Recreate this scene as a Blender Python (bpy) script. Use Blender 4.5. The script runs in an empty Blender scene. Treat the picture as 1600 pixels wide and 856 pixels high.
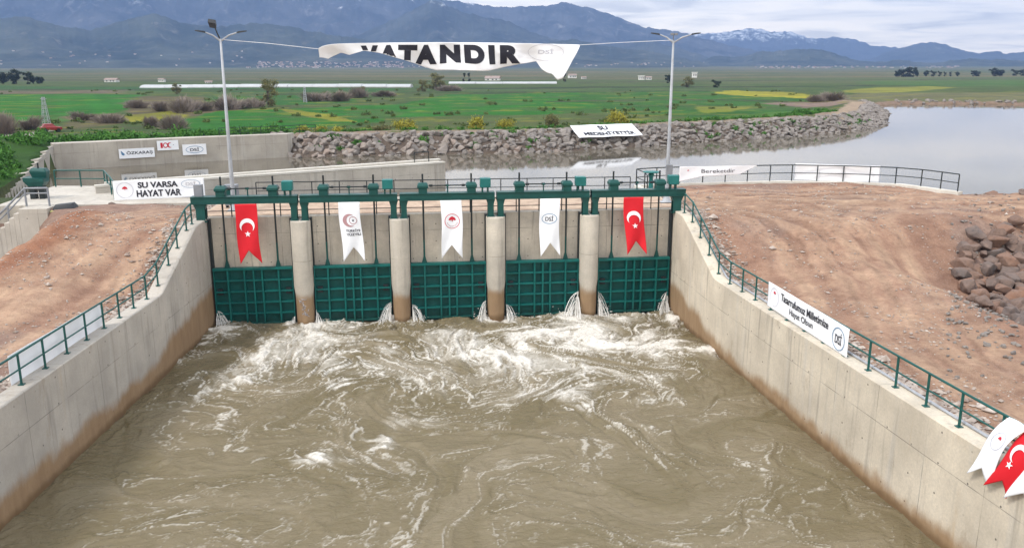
import bpy, bmesh, math, random
import numpy as np
from mathutils import Vector, Matrix
rad = math.radians
scene = bpy.context.scene
COL = scene.collection

# ------------------------------------------------------------------ camera
CAM = np.array([-1.6, -42.7, 13.1]); YAW = rad(6.55); PITCH = rad(13.89)
cd = bpy.data.cameras.new('camera'); cam = bpy.data.objects.new('camera', cd); COL.objects.link(cam)
cam.location = CAM; cam.rotation_euler = (rad(90) - PITCH, 0, -YAW)
cd.sensor_width = 36; cd.lens = 36 * 1315 / 1600; cd.clip_start = 0.1; cd.clip_end = 30000
scene.camera = cam

# ------------------------------------------------------------------ light
SUN_EL, SUN_AZ = rad(52), rad(-118)          # azimuth from +Y towards +X
sdir = Vector((math.sin(SUN_AZ) * math.cos(SUN_EL), math.cos(SUN_AZ) * math.cos(SUN_EL), math.sin(SUN_EL)))
sl = bpy.data.lights.new('sun', 'SUN'); so = bpy.data.objects.new('sun', sl); COL.objects.link(so)
sl.energy = 1.5; sl.angle = rad(12); sl.color = (1.0, 0.955, 0.89)
so.rotation_euler = sdir.to_track_quat('Z', 'Y').to_euler(); so.location = (-40, -60, 90)

world = bpy.data.worlds.new('World'); scene.world = world; world.use_nodes = True
def build_world():
    nt = world.node_tree; nt.nodes.clear(); L = nt.links.new
    out = nt.nodes.new('ShaderNodeOutputWorld'); bg = nt.nodes.new('ShaderNodeBackground')
    sky = nt.nodes.new('ShaderNodeTexSky'); sky.sky_type = 'NISHITA'; sky.sun_disc = False
    sky.sun_elevation = SUN_EL; sky.sun_rotation = SUN_AZ; sky.dust_density = 2.0
    tc = nt.nodes.new('ShaderNodeTexCoord'); sep = nt.nodes.new('ShaderNodeSeparateXYZ'); L(tc.outputs['Generated'], sep.inputs[0])
    ad = nt.nodes.new('ShaderNodeMath'); ad.operation = 'MAXIMUM'; L(sep.outputs['Z'], ad.inputs[0]); ad.inputs[1].default_value = 0.0
    ad2 = nt.nodes.new('ShaderNodeMath'); L(ad.outputs[0], ad2.inputs[0]); ad2.inputs[1].default_value = 0.05
    comb = []
    for ax in 'XY':
        d = nt.nodes.new('ShaderNodeMath'); d.operation = 'DIVIDE'; L(sep.outputs[ax], d.inputs[0]); L(ad2.outputs[0], d.inputs[1]); comb.append(d)
    cx = nt.nodes.new('ShaderNodeCombineXYZ'); L(comb[0].outputs[0], cx.inputs[0]); L(comb[1].outputs[0], cx.inputs[1])
    nz = nt.nodes.new('ShaderNodeTexNoise'); L(cx.outputs[0], nz.inputs['Vector']); nz.inputs['Scale'].default_value = 0.75
    nz.inputs['Detail'].default_value = 7; nz.inputs['Roughness'].default_value = 0.55; nz.inputs['Distortion'].default_value = 0.7
    cr = nt.nodes.new('ShaderNodeValToRGB'); L(nz.outputs['Fac'], cr.inputs[0])
    e = cr.color_ramp.elements; e[0].position = 0.36; e[0].color = (0.55, 0.585, 0.64, 1); e[1].position = 0.58; e[1].color = (0.97, 0.985, 1.0, 1)
    e2 = cr.color_ramp.elements.new(0.47); e2.color = (0.80, 0.84, 0.90, 1)
    sm = nt.nodes.new('ShaderNodeVectorMath'); sm.operation = 'SCALE'; L(sky.outputs[0], sm.inputs[0]); sm.inputs['Scale'].default_value = 0.10
    sc2 = nt.nodes.new('ShaderNodeVectorMath'); sc2.operation = 'SCALE'; hz = nt.nodes.new('ShaderNodeMapRange'); L(sep.outputs['Z'], hz.inputs[0]); hz.inputs[1].default_value = 0.0; hz.inputs[2].default_value = 0.30; hz.inputs[3].default_value = 1; hz.inputs[4].default_value = 0
    tint = nt.nodes.new('ShaderNodeMix'); tint.data_type = 'RGBA'; L(hz.outputs[0], tint.inputs[0]); tint.inputs['A'].default_value = (1, 1, 1, 1); tint.inputs['B'].default_value = HORIZON
    mul = nt.nodes.new('ShaderNodeMix'); mul.data_type = 'RGBA'; mul.blend_type = 'MULTIPLY'; mul.inputs[0].default_value = 1; L(cr.outputs[0], mul.inputs['A']); L(tint.outputs['Result'], mul.inputs['B'])
    L(mul.outputs['Result'], sc2.inputs[0]); sc2.inputs['Scale'].default_value = CLOUD
    mx = nt.nodes.new('ShaderNodeMix'); mx.data_type = 'RGBA'; mx.inputs[0].default_value = 0.86
    L(sm.outputs[0], mx.inputs['A']); L(sc2.outputs[0], mx.inputs['B']); L(mx.outputs['Result'], bg.inputs[0])
    bg.inputs['Strength'].default_value = 1.0; L(bg.outputs[0], out.inputs[0])
CLOUD = 1.15; HORIZON = (1.66, 1.40, 0.97, 1)      # thick warm-grey overcast low down
build_world()
vs = scene.view_settings; vs.view_transform = 'Standard'; vs.look = 'None'; vs.gamma = 1; vs.use_curve_mapping = False; vs.exposure = 0.95
scene.cycles.use_denoising = True
scene.cycles.max_bounces = 8; scene.cycles.volume_bounces = 0; scene.cycles.transparent_max_bounces = 8
scene.cycles.sample_clamp_indirect = 4

# ------------------------------------------------------------------ numeric helpers
_f = np.array([math.sin(YAW) * math.cos(PITCH), math.cos(YAW) * math.cos(PITCH), -math.sin(PITCH)])
_r = np.array([math.cos(YAW), -math.sin(YAW), 0.0]); _u = np.cross(_r, _f)
def ray(px, py): return _f + _r * (px - 800) / 1315 + _u * (428 - py) / 1315
def atz(px, py, z):                       # where the survey ray through a photo point meets height z
    d = ray(px, py); return CAM + d * (z - CAM[2]) / d[2]
def aty(px, py, Y):
    d = ray(px, py); return CAM + d * (Y - CAM[1]) / d[1]
def _hash(ix, iy, seed):
    h = (ix.astype(np.int64) * 374761393 + iy.astype(np.int64) * 668265263 + seed * 1442695041) & 0xffffffff
    h = ((h ^ (h >> 13)) * 1274126177) & 0xffffffff
    h = ((h ^ (h >> 16)) * 2246822519) & 0xffffffff
    return ((h ^ (h >> 15)) & 0xffffff) / float(0xffffff)
def vnoise(x, y, seed=0):
    x = np.asarray(x, float); y = np.asarray(y, float)
    ix = np.floor(x); iy = np.floor(y); fx = x - ix; fy = y - iy
    fx = fx * fx * fx * (fx * (fx * 6 - 15) + 10); fy = fy * fy * fy * (fy * (fy * 6 - 15) + 10)
    ix = ix.astype(np.int64); iy = iy.astype(np.int64)
    a = _hash(ix, iy, seed); b = _hash(ix + 1, iy, seed); c = _hash(ix, iy + 1, seed); d = _hash(ix + 1, iy + 1, seed)
    return (a * (1 - fx) + b * fx) * (1 - fy) + (c * (1 - fx) + d * fx) * fy
def fbm(x, y, o=4, seed=0, gain=0.5):
    s = 0; a = 1.0; n = 0
    for k in range(o):
        s = s + a * vnoise(x * 2 ** k + 17.3 * k, y * 2 ** k - 9.1 * k, seed + k); n += a; a *= gain
    return s / n
def ridged(x, y, o=4, seed=0, gain=0.5):
    s = 0; a = 1.0; n = 0
    for k in range(o):
        s = s + a * (1 - np.abs(2 * vnoise(x * 2 ** k + 7.7 * k, y * 2 ** k + 3.1 * k, seed + k) - 1)); n += a; a *= gain
    return s / n
def sstep(a, b, x):
    t = np.clip((x - a) / (b - a), 0, 1); return t * t * (3 - 2 * t)
def inpoly(x, y, poly):
    r = np.zeros(np.shape(x), bool); n = len(poly)
    for i in range(n):
        x0, y0 = poly[i][:2]; x1, y1 = poly[(i + 1) % n][:2]
        if y0 == y1: continue
        c = ((y0 > y) != (y1 > y)) & (x < (x1 - x0) * (y - y0) / (y1 - y0) + x0); r ^= c
    return r
def dpath(x, y, pts, closed=False):
    d = np.full(np.shape(x), 1e9); n = len(pts)
    for i in range(n if closed else n - 1):
        x0, y0 = pts[i][:2]; x1, y1 = pts[(i + 1) % n][:2]
        dx, dy = x1 - x0, y1 - y0; t = np.clip(((x - x0) * dx + (y - y0) * dy) / (dx * dx + dy * dy + 1e-12), 0, 1)
        d = np.minimum(d, np.hypot(x - x0 - t * dx, y - y0 - t * dy))
    return d

# ------------------------------------------------------------------ object helpers
def tag(o, label=None, cat=None, group=None, kind=None):
    if label: o['label'] = label
    if cat: o['category'] = cat
    if group: o['group'] = group
    if kind: o['kind'] = kind
    return o
def link(name, me, parent=None):
    o = bpy.data.objects.new(name, me); COL.objects.link(o)
    if parent is not None: o.parent = parent
    return o
def thing(name, loc, label, cat, group=None, rz=0):
    o = link(name, None); o.location = loc; o.rotation_euler = (0, 0, rz); o.empty_display_size = 0.3
    return tag(o, label, cat, group)
def dup(root, loc, rz=None, label=None, scale=None):
    c = root.copy(); COL.objects.link(c); c.location = loc
    if rz is not None: c.rotation_euler = (0, 0, rz)
    if scale is not None: c.scale = scale
    if label: c['label'] = label
    for ch in list(root.children):
        k = ch.copy(); COL.objects.link(k); k.parent = c
        for g in ch.children:
            q = g.copy(); COL.objects.link(q); q.parent = k
    return c
class MB:
    def __init__(s): s.v = []; s.f = []; s.sm = []
    def add(s, vs, fs, smooth=False):
        b = len(s.v); s.v += [tuple(map(float, p)) for p in vs]; s.f += [tuple(i + b for i in f) for f in fs]; s.sm += [smooth] * len(fs); return s
    def box(s, x0, x1, y0, y1, z0, z1):
        return s.add([(x0, y0, z0), (x1, y0, z0), (x1, y1, z0), (x0, y1, z0), (x0, y0, z1), (x1, y0, z1), (x1, y1, z1), (x0, y1, z1)],
                     [(0, 3, 2, 1), (4, 5, 6, 7), (0, 1, 5, 4), (1, 2, 6, 5), (2, 3, 7, 6), (3, 0, 4, 7)])
    def prism(s, poly, z0, z1, smooth=False):
        n = len(poly); v = [(p[0], p[1], z0) for p in poly] + [(p[0], p[1], z1) for p in poly]
        s.add(v, [tuple(range(n - 1, -1, -1)), tuple(range(n, 2 * n))])
        b = len(s.v) - 2 * n
        s.f += [(b + i, b + (i + 1) % n, b + n + (i + 1) % n, b + n + i) for i in range(n)]; s.sm += [smooth] * n; return s
    def loft(s, rings, smooth=True, caps=True):
        n = len(rings[0]); v = [p for r in rings for p in r]; f = []
        for k in range(len(rings) - 1):
            for i in range(n): f.append((k * n + i, k * n + (i + 1) % n, (k + 1) * n + (i + 1) % n, (k + 1) * n + i))
        s.add(v, f, smooth)
        if caps: s.add(rings[0], [tuple(range(n - 1, -1, -1))]); s.add(rings[-1], [tuple(range(n))])
        return s
    def tube(s, pts, r, n=8, caps=True):
        pts = [Vector(p) for p in pts]; rr = r if isinstance(r, (list, tuple)) else [r] * len(pts); rings = []
        for i, p in enumerate(pts):
            a = pts[max(i - 1, 0)]; b = pts[min(i + 1, len(pts) - 1)]; d = (b - a).normalized()
            up = Vector((0, 0, 1)) if abs(d.z) < 0.95 else Vector((1, 0, 0))
            u = d.cross(up).normalized(); w = u.cross(d)
            rings.append([p + (u * math.cos(2 * math.pi * k / n) + w * math.sin(2 * math.pi * k / n)) * rr[i] for k in range(n)])
        return s.loft(rings, True, caps)
    def lathe(s, prof, c=(0, 0, 0), n=16):
        return s.loft([[(c[0] + r * math.cos(2 * math.pi * k / n), c[1] + r * math.sin(2 * math.pi * k / n), c[2] + z) for k in range(n)] for r, z in prof])
    def mesh(s, name, m=None):
        me = bpy.data.meshes.new(name); me.from_pydata(s.v, [], s.f); me.polygons.foreach_set('use_smooth', s.sm)
        if m: me.materials.append(m)
        me.update(); return me
    def build(s, name, m, parent=None, bevel=0):
        o = link(name, s.mesh(name, m), parent)
        if bevel: bv = o.modifiers.new('bevel', 'BEVEL'); bv.width = bevel; bv.segments = 2; bv.limit_method = 'ANGLE'; bv.angle_limit = rad(40)
        return o
def np_mesh(name, V, F, m, smooth=True, attrs=None):
    me = bpy.data.meshes.new(name); V = np.asarray(V, np.float32); F = np.asarray(F, np.int32); k = F.shape[1]
    me.vertices.add(len(V)); me.vertices.foreach_set('co', V.ravel())
    me.loops.add(F.size); me.loops.foreach_set('vertex_index', F.ravel())
    me.polygons.add(len(F)); me.polygons.foreach_set('loop_start', np.arange(0, F.size, k, dtype=np.int32))
    me.polygons.foreach_set('loop_total', np.full(len(F), k, np.int32)); me.polygons.foreach_set('use_smooth', np.full(len(F), smooth))
    for nm, arr in (attrs or {}).items():
        a = me.attributes.new(nm, 'FLOAT_COLOR', 'POINT'); A = np.ones((len(V), 4), np.float32); A[:, :arr.shape[1]] = arr; a.data.foreach_set('color', A.ravel())
    me.update(calc_edges=True); me.validate()
    if m: me.materials.append(m)
    return me
def grid_faces(nx, ny):
    i = np.arange(nx - 1); j = np.arange(ny - 1); I, J = np.meshgrid(i, j); a = (J * nx + I).ravel()
    return np.stack([a, a + 1, a + 1 + nx, a + nx], 1)

# ------------------------------------------------------------------ materials
class NT:
    def __init__(s, name):
        s.m = bpy.data.materials.new(name); s.m.use_nodes = True; s.nt = s.m.node_tree; s.b = s.nt.nodes['Principled BSDF']; s.out = s.nt.nodes['Material Output']
        s._pos = None
    def n(s, t, **k):
        x = s.nt.nodes.new(t)
        for a, v in k.items(): setattr(x, a, v)
        return x
    def L(s, a, b): s.nt.links.new(a, b)
    def put(s, inp, v):
        if hasattr(v, 'is_output'): s.L(v, inp)
        else: inp.default_value = v
    def pos(s):
        if s._pos is None: s._pos = s.n('ShaderNodeNewGeometry').outputs['Position']
        return s._pos
    def obj(s): return s.n('ShaderNodeTexCoord').outputs['Object']
    def xyz(s, v): q = s.n('ShaderNodeSeparateXYZ'); s.L(v, q.inputs[0]); return q.outputs
    def math(s, op, a, b=0.0, c=None):
        q = s.n('ShaderNodeMath', operation=op); s.put(q.inputs[0], a); s.put(q.inputs[1], b)
        if c is not None: s.put(q.inputs[2], c)
        return q.outputs[0]
    def scale(s, v, sc): q = s.n('ShaderNodeMapping'); s.L(v, q.inputs['Vector']); q.inputs['Scale'].default_value = sc; return q.outputs[0]
    def noise(s, v, sc=1.0, det=4, rough=0.55, dist=0.0):
        q = s.n('ShaderNodeTexNoise'); s.L(v, q.inputs['Vector']); q.inputs['Scale'].default_value = sc; q.inputs['Detail'].default_value = det
        q.inputs['Roughness'].default_value = rough; q.inputs['Distortion'].default_value = dist; return q.outputs['Fac']
    def voro(s, v, sc=1.0, out='Distance', feature='F1'):
        q = s.n('ShaderNodeTexVoronoi', feature=feature); s.L(v, q.inputs['Vector']); q.inputs['Scale'].default_value = sc; return q.outputs[out]
    def remap(s, v, a, b, c=0.0, d=1.0, smooth=False):
        q = s.n('ShaderNodeMapRange'); q.interpolation_type = 'SMOOTHSTEP' if smooth else 'LINEAR'
        s.put(q.inputs[0], v)
        for i, x in zip((1, 2, 3, 4), (a, b, c, d)): s.put(q.inputs[i], x)
        return q.outputs[0]
    def mix(s, f, a, b, mode='MIX'):
        q = s.n('ShaderNodeMix', data_type='RGBA', blend_type=mode); s.put(q.inputs[0], f)
        for i, x in (('A', a), ('B', b)):
            if not hasattr(x, 'is_output') and len(x) == 3: x = (*x, 1)
            s.put(q.inputs[i], x)
        return q.outputs['Result']
    def bump(s, h, strength=0.3, dist=0.05):
        q = s.n('ShaderNodeBump'); s.L(h, q.inputs['Height']); q.inputs['Strength'].default_value = strength; q.inputs['Distance'].default_value = dist
        s.L(q.outputs[0], s.b.inputs['Normal']); return q
    def fin(s, col=None, rough=0.6, metal=0.0, spec=None):
        if col is not None:
            if not hasattr(col, 'is_output'): col = (*col, 1)
            s.put(s.b.inputs['Base Color'], col)
        s.put(s.b.inputs['Roughness'], rough); s.put(s.b.inputs['Metallic'], metal)
        if spec is not None: s.put(s.b.inputs['Specular IOR Level'], spec)
        return s.m

def concrete(name, axis='y', base=(0.40, 0.375, 0.335), dark=(0.27, 0.25, 0.225), stain=None, lines=2.44, zjoint=2.25, ties=True, streak=0.6, rust=0.0):
    t = NT(name); p = t.pos(); X, Y, Z = t.xyz(p); A = Y if axis == 'y' else X
    big = t.noise(p, 0.55, 5, 0.6); c = t.mix(t.remap(big, 0.35, 0.68), dark, base)
    st = t.noise(t.scale(p, (3.2, 3.2, 0.22)), 1.0, 4, 0.6)
    c = t.mix(t.math('MULTIPLY', t.remap(st, 0.56, 0.74), streak), c, (0.20, 0.18, 0.155))
    st2 = t.noise(t.scale(p, (2.1, 2.1, 0.12)), 1.3, 3, 0.5)
    c = t.mix(t.math('MULTIPLY', t.remap(st2, 0.55, 0.75), 0.5), c, (0.52, 0.49, 0.44))
    fine = t.noise(p, 14, 5, 0.7); c = t.mix(t.math('MULTIPLY', t.remap(fine, 0.35, 0.7), 0.35), c, (0.30, 0.275, 0.24))
    if lines:
        fr = t.math('FRACT', t.math('DIVIDE', A, lines)); ln = t.math('GREATER_THAN', t.math('ABSOLUTE', t.math('SUBTRACT', fr, 0.5)), 0.5 - 0.011 / lines)
        brk = t.remap(t.noise(p, 0.7, 3), 0.42, 0.6, 0.15, 0.75)
        c = t.mix(t.math('MULTIPLY', ln, brk), c, (0.13, 0.12, 0.105))
        # panel to panel tone
        wn = t.n('ShaderNodeTexWhiteNoise', noise_dimensions='1D'); t.L(t.math('FLOOR', t.math('DIVIDE', A, lines)), wn.inputs['W'])
        c = t.mix(t.math('MULTIPLY', wn.outputs['Value'], 0.16), c, (0.19, 0.18, 0.165))
    if zjoint:
        zl = t.math('LESS_THAN', t.math('ABSOLUTE', t.math('SUBTRACT', Z, zjoint)), 0.014)
        c = t.mix(t.math('MULTIPLY', zl, t.remap(t.noise(p, 0.9, 2), 0.4, 0.6, 0.1, 0.7)), c, (0.15, 0.14, 0.12))
    if ties:
        fx = t.math('SUBTRACT', t.math('FRACT', t.math('DIVIDE', A, 1.22)), 0.5); fz = t.math('SUBTRACT', t.math('FRACT', t.math('DIVIDE', Z, 0.92)), 0.5)
        dd = t.math('SQRT', t.math('ADD', t.math('POWER', t.math('MULTIPLY', fx, 1.22), 2.0), t.math('POWER', t.math('MULTIPLY', fz, 0.92), 2.0)))
        c = t.mix(t.math('MULTIPLY', t.math('LESS_THAN', dd, 0.032), t.remap(t.noise(p, 1.1, 1), 0.42, 0.5, 0, 0.85)), c, (0.09, 0.08, 0.07))
    if rust:
        rn = t.noise(t.scale(p, (0.9, 0.9, 0.05)), 1.0, 5, 0.7); c = t.mix(t.math('MULTIPLY', t.math('MULTIPLY', t.remap(rn, 0.60, 0.72), t.remap(t.noise(p, 0.5, 4), 0.4, 0.6)), rust), c, (0.40, 0.25, 0.105))
        wt = t.noise(t.scale(p, (1.2, 1.2, 0.5)), 0.8, 6, 0.7); c = t.mix(t.math('MULTIPLY', t.remap(wt, 0.58, 0.68), 0.45), c, (0.27, 0.215, 0.155))
    if stain:
        lo, hi = stain
        nz = t.noise(t.scale(p, (0.5, 0.5, 0.25)), 1.0, 5, 0.65)
        top = t.remap(Y, -9.0, 0.5, lo, hi, True) if axis == 'y' else hi
        zz = t.math('SUBTRACT', t.math('ADD', Z, t.math('MULTIPLY', t.math('SUBTRACT', nz, 0.5), -1.5)), top)
        f = t.remap(zz, 0.18, -0.35, 0, 1, True)
        sc = t.mix(t.noise(t.scale(p, (2, 2, 0.5)), 1.5, 4), (0.19, 0.105, 0.045), (0.36, 0.235, 0.125))
        c = t.mix(t.math('MULTIPLY', f, 0.9), c, sc)
        wet = t.remap(t.math('ADD', Z, t.math('MULTIPLY', t.noise(p, 1.5, 3), 0.35)), 0.52, 0.2, 0, 1, True)
        c = t.mix(t.math('MULTIPLY', wet, 0.75), c, (0.12, 0.068, 0.028))
    t.bump(t.noise(p, 9, 6, 0.65), 0.25, 0.03)
    return t.fin(c, 0.85, 0, 0.3)

M = {}
M['wall'] = concrete('channel_concrete', 'y', base=(0.52, 0.47, 0.405), dark=(0.38, 0.345, 0.30), rust=0.25, stain=(0.95, 2.1))
M['wall_right'] = concrete('channel_concrete_pale', 'y', base=(0.70, 0.615, 0.485), dark=(0.50, 0.435, 0.34), stain=(0.6, 1.8), rust=0.8)
M['pier'] = concrete('pier_concrete', 'x', base=(0.60, 0.54, 0.45), dark=(0.42, 0.38, 0.32), stain=(0, 1.55), lines=0, zjoint=3.4, ties=False)
M['head'] = concrete('headwall_concrete', 'x', base=(0.68, 0.60, 0.49), dark=(0.42, 0.365, 0.30), lines=1.22, zjoint=4.75, streak=0.95)
M['concrete'] = concrete('plain_concrete', 'x', base=(0.58, 0.535, 0.465), dark=(0.42, 0.38, 0.325), lines=2.0, zjoint=5.3, stain=None)
M['backwall'] = concrete('back_wall_concrete', 'x', base=(0.50, 0.455, 0.39), dark=(0.37, 0.33, 0.28), lines=2.0, zjoint=5.7, ties=False)
M['coping'] = concrete('pale_coping', 'x', base=(0.66, 0.63, 0.57), dark=(0.52, 0.49, 0.43), lines=0, zjoint=0, ties=False, streak=0.15)

def steel(name, col, rough=0.42, wear=0.25):
    t = NT(name); p = t.pos(); n = t.noise(p, 2.2, 5, 0.65); n2 = t.noise(p, 22, 4, 0.7)
    c = t.mix(t.remap(n, 0.3, 0.75), tuple(x * 0.78 for x in col), tuple(min(1, x * 1.2) for x in col))
    c = t.mix(t.math('MULTIPLY', t.remap(n2, 0.62, 0.75), wear), c, (0.16, 0.11, 0.07))
    X, Y, Z = t.xyz(p)
    t.bump(n2, 0.06, 0.01)
    return t.fin(c, t.remap(n, 0.3, 0.7, rough - 0.06, rough + 0.16), 0, 0.34)
M['green'] = steel('dark_green_paint', (0.004, 0.062, 0.053))
M['rail'] = steel('railing_green_paint', (0.010, 0.080, 0.070), 0.4)
M['black'] = steel('blackish_paint', (0.014, 0.020, 0.021), 0.5)
M['teal'] = steel('teal_motor_paint', (0.010, 0.135, 0.125), 0.4)
M['galv'] = steel('galvanised_steel', (0.36, 0.375, 0.40), 0.45, 0.05)
M['grey'] = steel('grey_steel', (0.22, 0.23, 0.25), 0.45)
M['lamp'] = steel('lamp_housing', (0.03, 0.032, 0.036), 0.4, 0)
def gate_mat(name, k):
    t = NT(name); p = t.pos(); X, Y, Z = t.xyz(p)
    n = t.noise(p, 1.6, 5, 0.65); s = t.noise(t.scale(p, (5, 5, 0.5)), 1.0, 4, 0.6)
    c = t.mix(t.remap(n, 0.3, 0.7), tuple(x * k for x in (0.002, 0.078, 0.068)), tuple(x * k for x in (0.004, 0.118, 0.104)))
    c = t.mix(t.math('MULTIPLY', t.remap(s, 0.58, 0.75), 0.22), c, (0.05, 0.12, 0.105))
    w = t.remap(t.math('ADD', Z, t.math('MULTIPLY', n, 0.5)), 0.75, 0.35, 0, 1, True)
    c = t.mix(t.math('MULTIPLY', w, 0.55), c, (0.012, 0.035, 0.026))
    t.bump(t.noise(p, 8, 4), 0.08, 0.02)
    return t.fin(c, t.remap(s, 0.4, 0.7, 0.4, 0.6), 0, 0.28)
M['gate'] = gate_mat('gate_green_steel', 0.68); M['gate_lit'] = gate_mat('gate_lit_steel', 1.05)  # ribs and frame: same paint, brightened to put light on the flanges into colour
def cloth_mat(name, col, dirt=0.25):
    t = NT(name); p = t.pos(); n = t.noise(p, 1.3, 4, 0.6); w = t.noise(t.scale(p, (3, 3, 9)), 1.0, 3)
    c = t.mix(t.math('MULTIPLY', t.remap(n, 0.45, 0.75), dirt), col, tuple(x * 0.72 for x in col))
    t.bump(w, 0.12, 0.03)
    t.b.inputs['Transmission Weight'].default_value = 0.0
    return t.fin(c, 0.62, 0, 0.25)
M['white'] = cloth_mat('white_banner_vinyl', (0.82, 0.83, 0.86))
M['red'] = cloth_mat('red_flag_cloth', (0.62, 0.013, 0.022), 0.35)
M['ink'] = cloth_mat('dark_ink', (0.022, 0.022, 0.032), 0.1)
M['redink'] = cloth_mat('red_ink', (0.55, 0.02, 0.04), 0.1)
M['blueink'] = cloth_mat('blue_ink', (0.10, 0.22, 0.36), 0.1)
M['greyink'] = cloth_mat('pale_grey_ink', (0.50, 0.50, 0.55), 0.1)
M['pinkink'] = cloth_mat('rose_grey_ink', (0.42, 0.24, 0.25), 0.1)
M['whiteink'] = cloth_mat('white_print', (0.85, 0.85, 0.87), 0.05)

def rock_mat(name, a, b, c3):
    t = NT(name); o = t.n('ShaderNodeObjectInfo').outputs['Random']; p = t.pos()
    r = t.n('ShaderNodeValToRGB'); t.L(o, r.inputs[0]); e = r.color_ramp.elements
    e[0].color = (*a, 1); e[1].color = (*b, 1); e2 = e.new(0.5); e2.color = (*c3, 1)
    n = t.noise(p, 1.4, 6, 0.65); c = t.mix(t.remap(n, 0.3, 0.75), r.outputs[0], tuple(x * 1.5 for x in c3))
    c = t.mix(t.math('MULTIPLY', t.remap(t.noise(p, 5.5, 4, 0.7), 0.5, 0.75), 0.55), c, tuple(x * 0.5 for x in a))
    t.bump(t.noise(p, 4.5, 7, 0.7), 0.7, 0.12)
    return t.fin(c, 0.88, 0, 0.25)
M['rock'] = rock_mat('quarry_rock', (0.12, 0.11, 0.105), (0.25, 0.175, 0.135), (0.21, 0.185, 0.165))
M['rockbrown'] = rock_mat('brown_quarry_rock', (0.10, 0.092, 0.09), (0.23, 0.115, 0.068), (0.145, 0.10, 0.08))

def foliage_mat(name, a, b):
    t = NT(name); p = t.pos(); o = t.n('ShaderNodeObjectInfo').outputs['Random']
    n = t.noise(p, 1.1, 4, 0.6); n2 = t.noise(p, 9, 2)
    c = t.mix(t.remap(n, 0.35, 0.68), a, b); c = t.mix(t.math('MULTIPLY', n2, 0.35), c, tuple(x * 0.6 for x in a))
    m = t.fin(c, 0.8, 0, 0.15)
    return m
M['leaf_yellow'] = foliage_mat('yellow_green_leaves', (0.22, 0.205, 0.03), (0.40, 0.36, 0.05))
M['leaf_olive'] = foliage_mat('olive_leaves', (0.13, 0.13, 0.05), (0.20, 0.185, 0.08))
M['leaf_bare'] = foliage_mat('bare_twigs', (0.20, 0.165, 0.14), (0.29, 0.24, 0.20))
M['leaf_scrub'] = foliage_mat('rough_scrub', (0.075, 0.125, 0.035), (0.14, 0.16, 0.05))
M['leaf_dark'] = foliage_mat('dark_leaves', (0.022, 0.034, 0.020), (0.04, 0.055, 0.028))
M['leaf_green'] = foliage_mat('green_leaves', (0.045, 0.13, 0.022), (0.09, 0.22, 0.035))
def bark():
    t = NT('bark'); c = t.mix(t.noise(t.pos(), 6, 4), (0.07, 0.055, 0.042), (0.14, 0.115, 0.09)); return t.fin(c, 0.9)
M['bark'] = bark()

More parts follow.
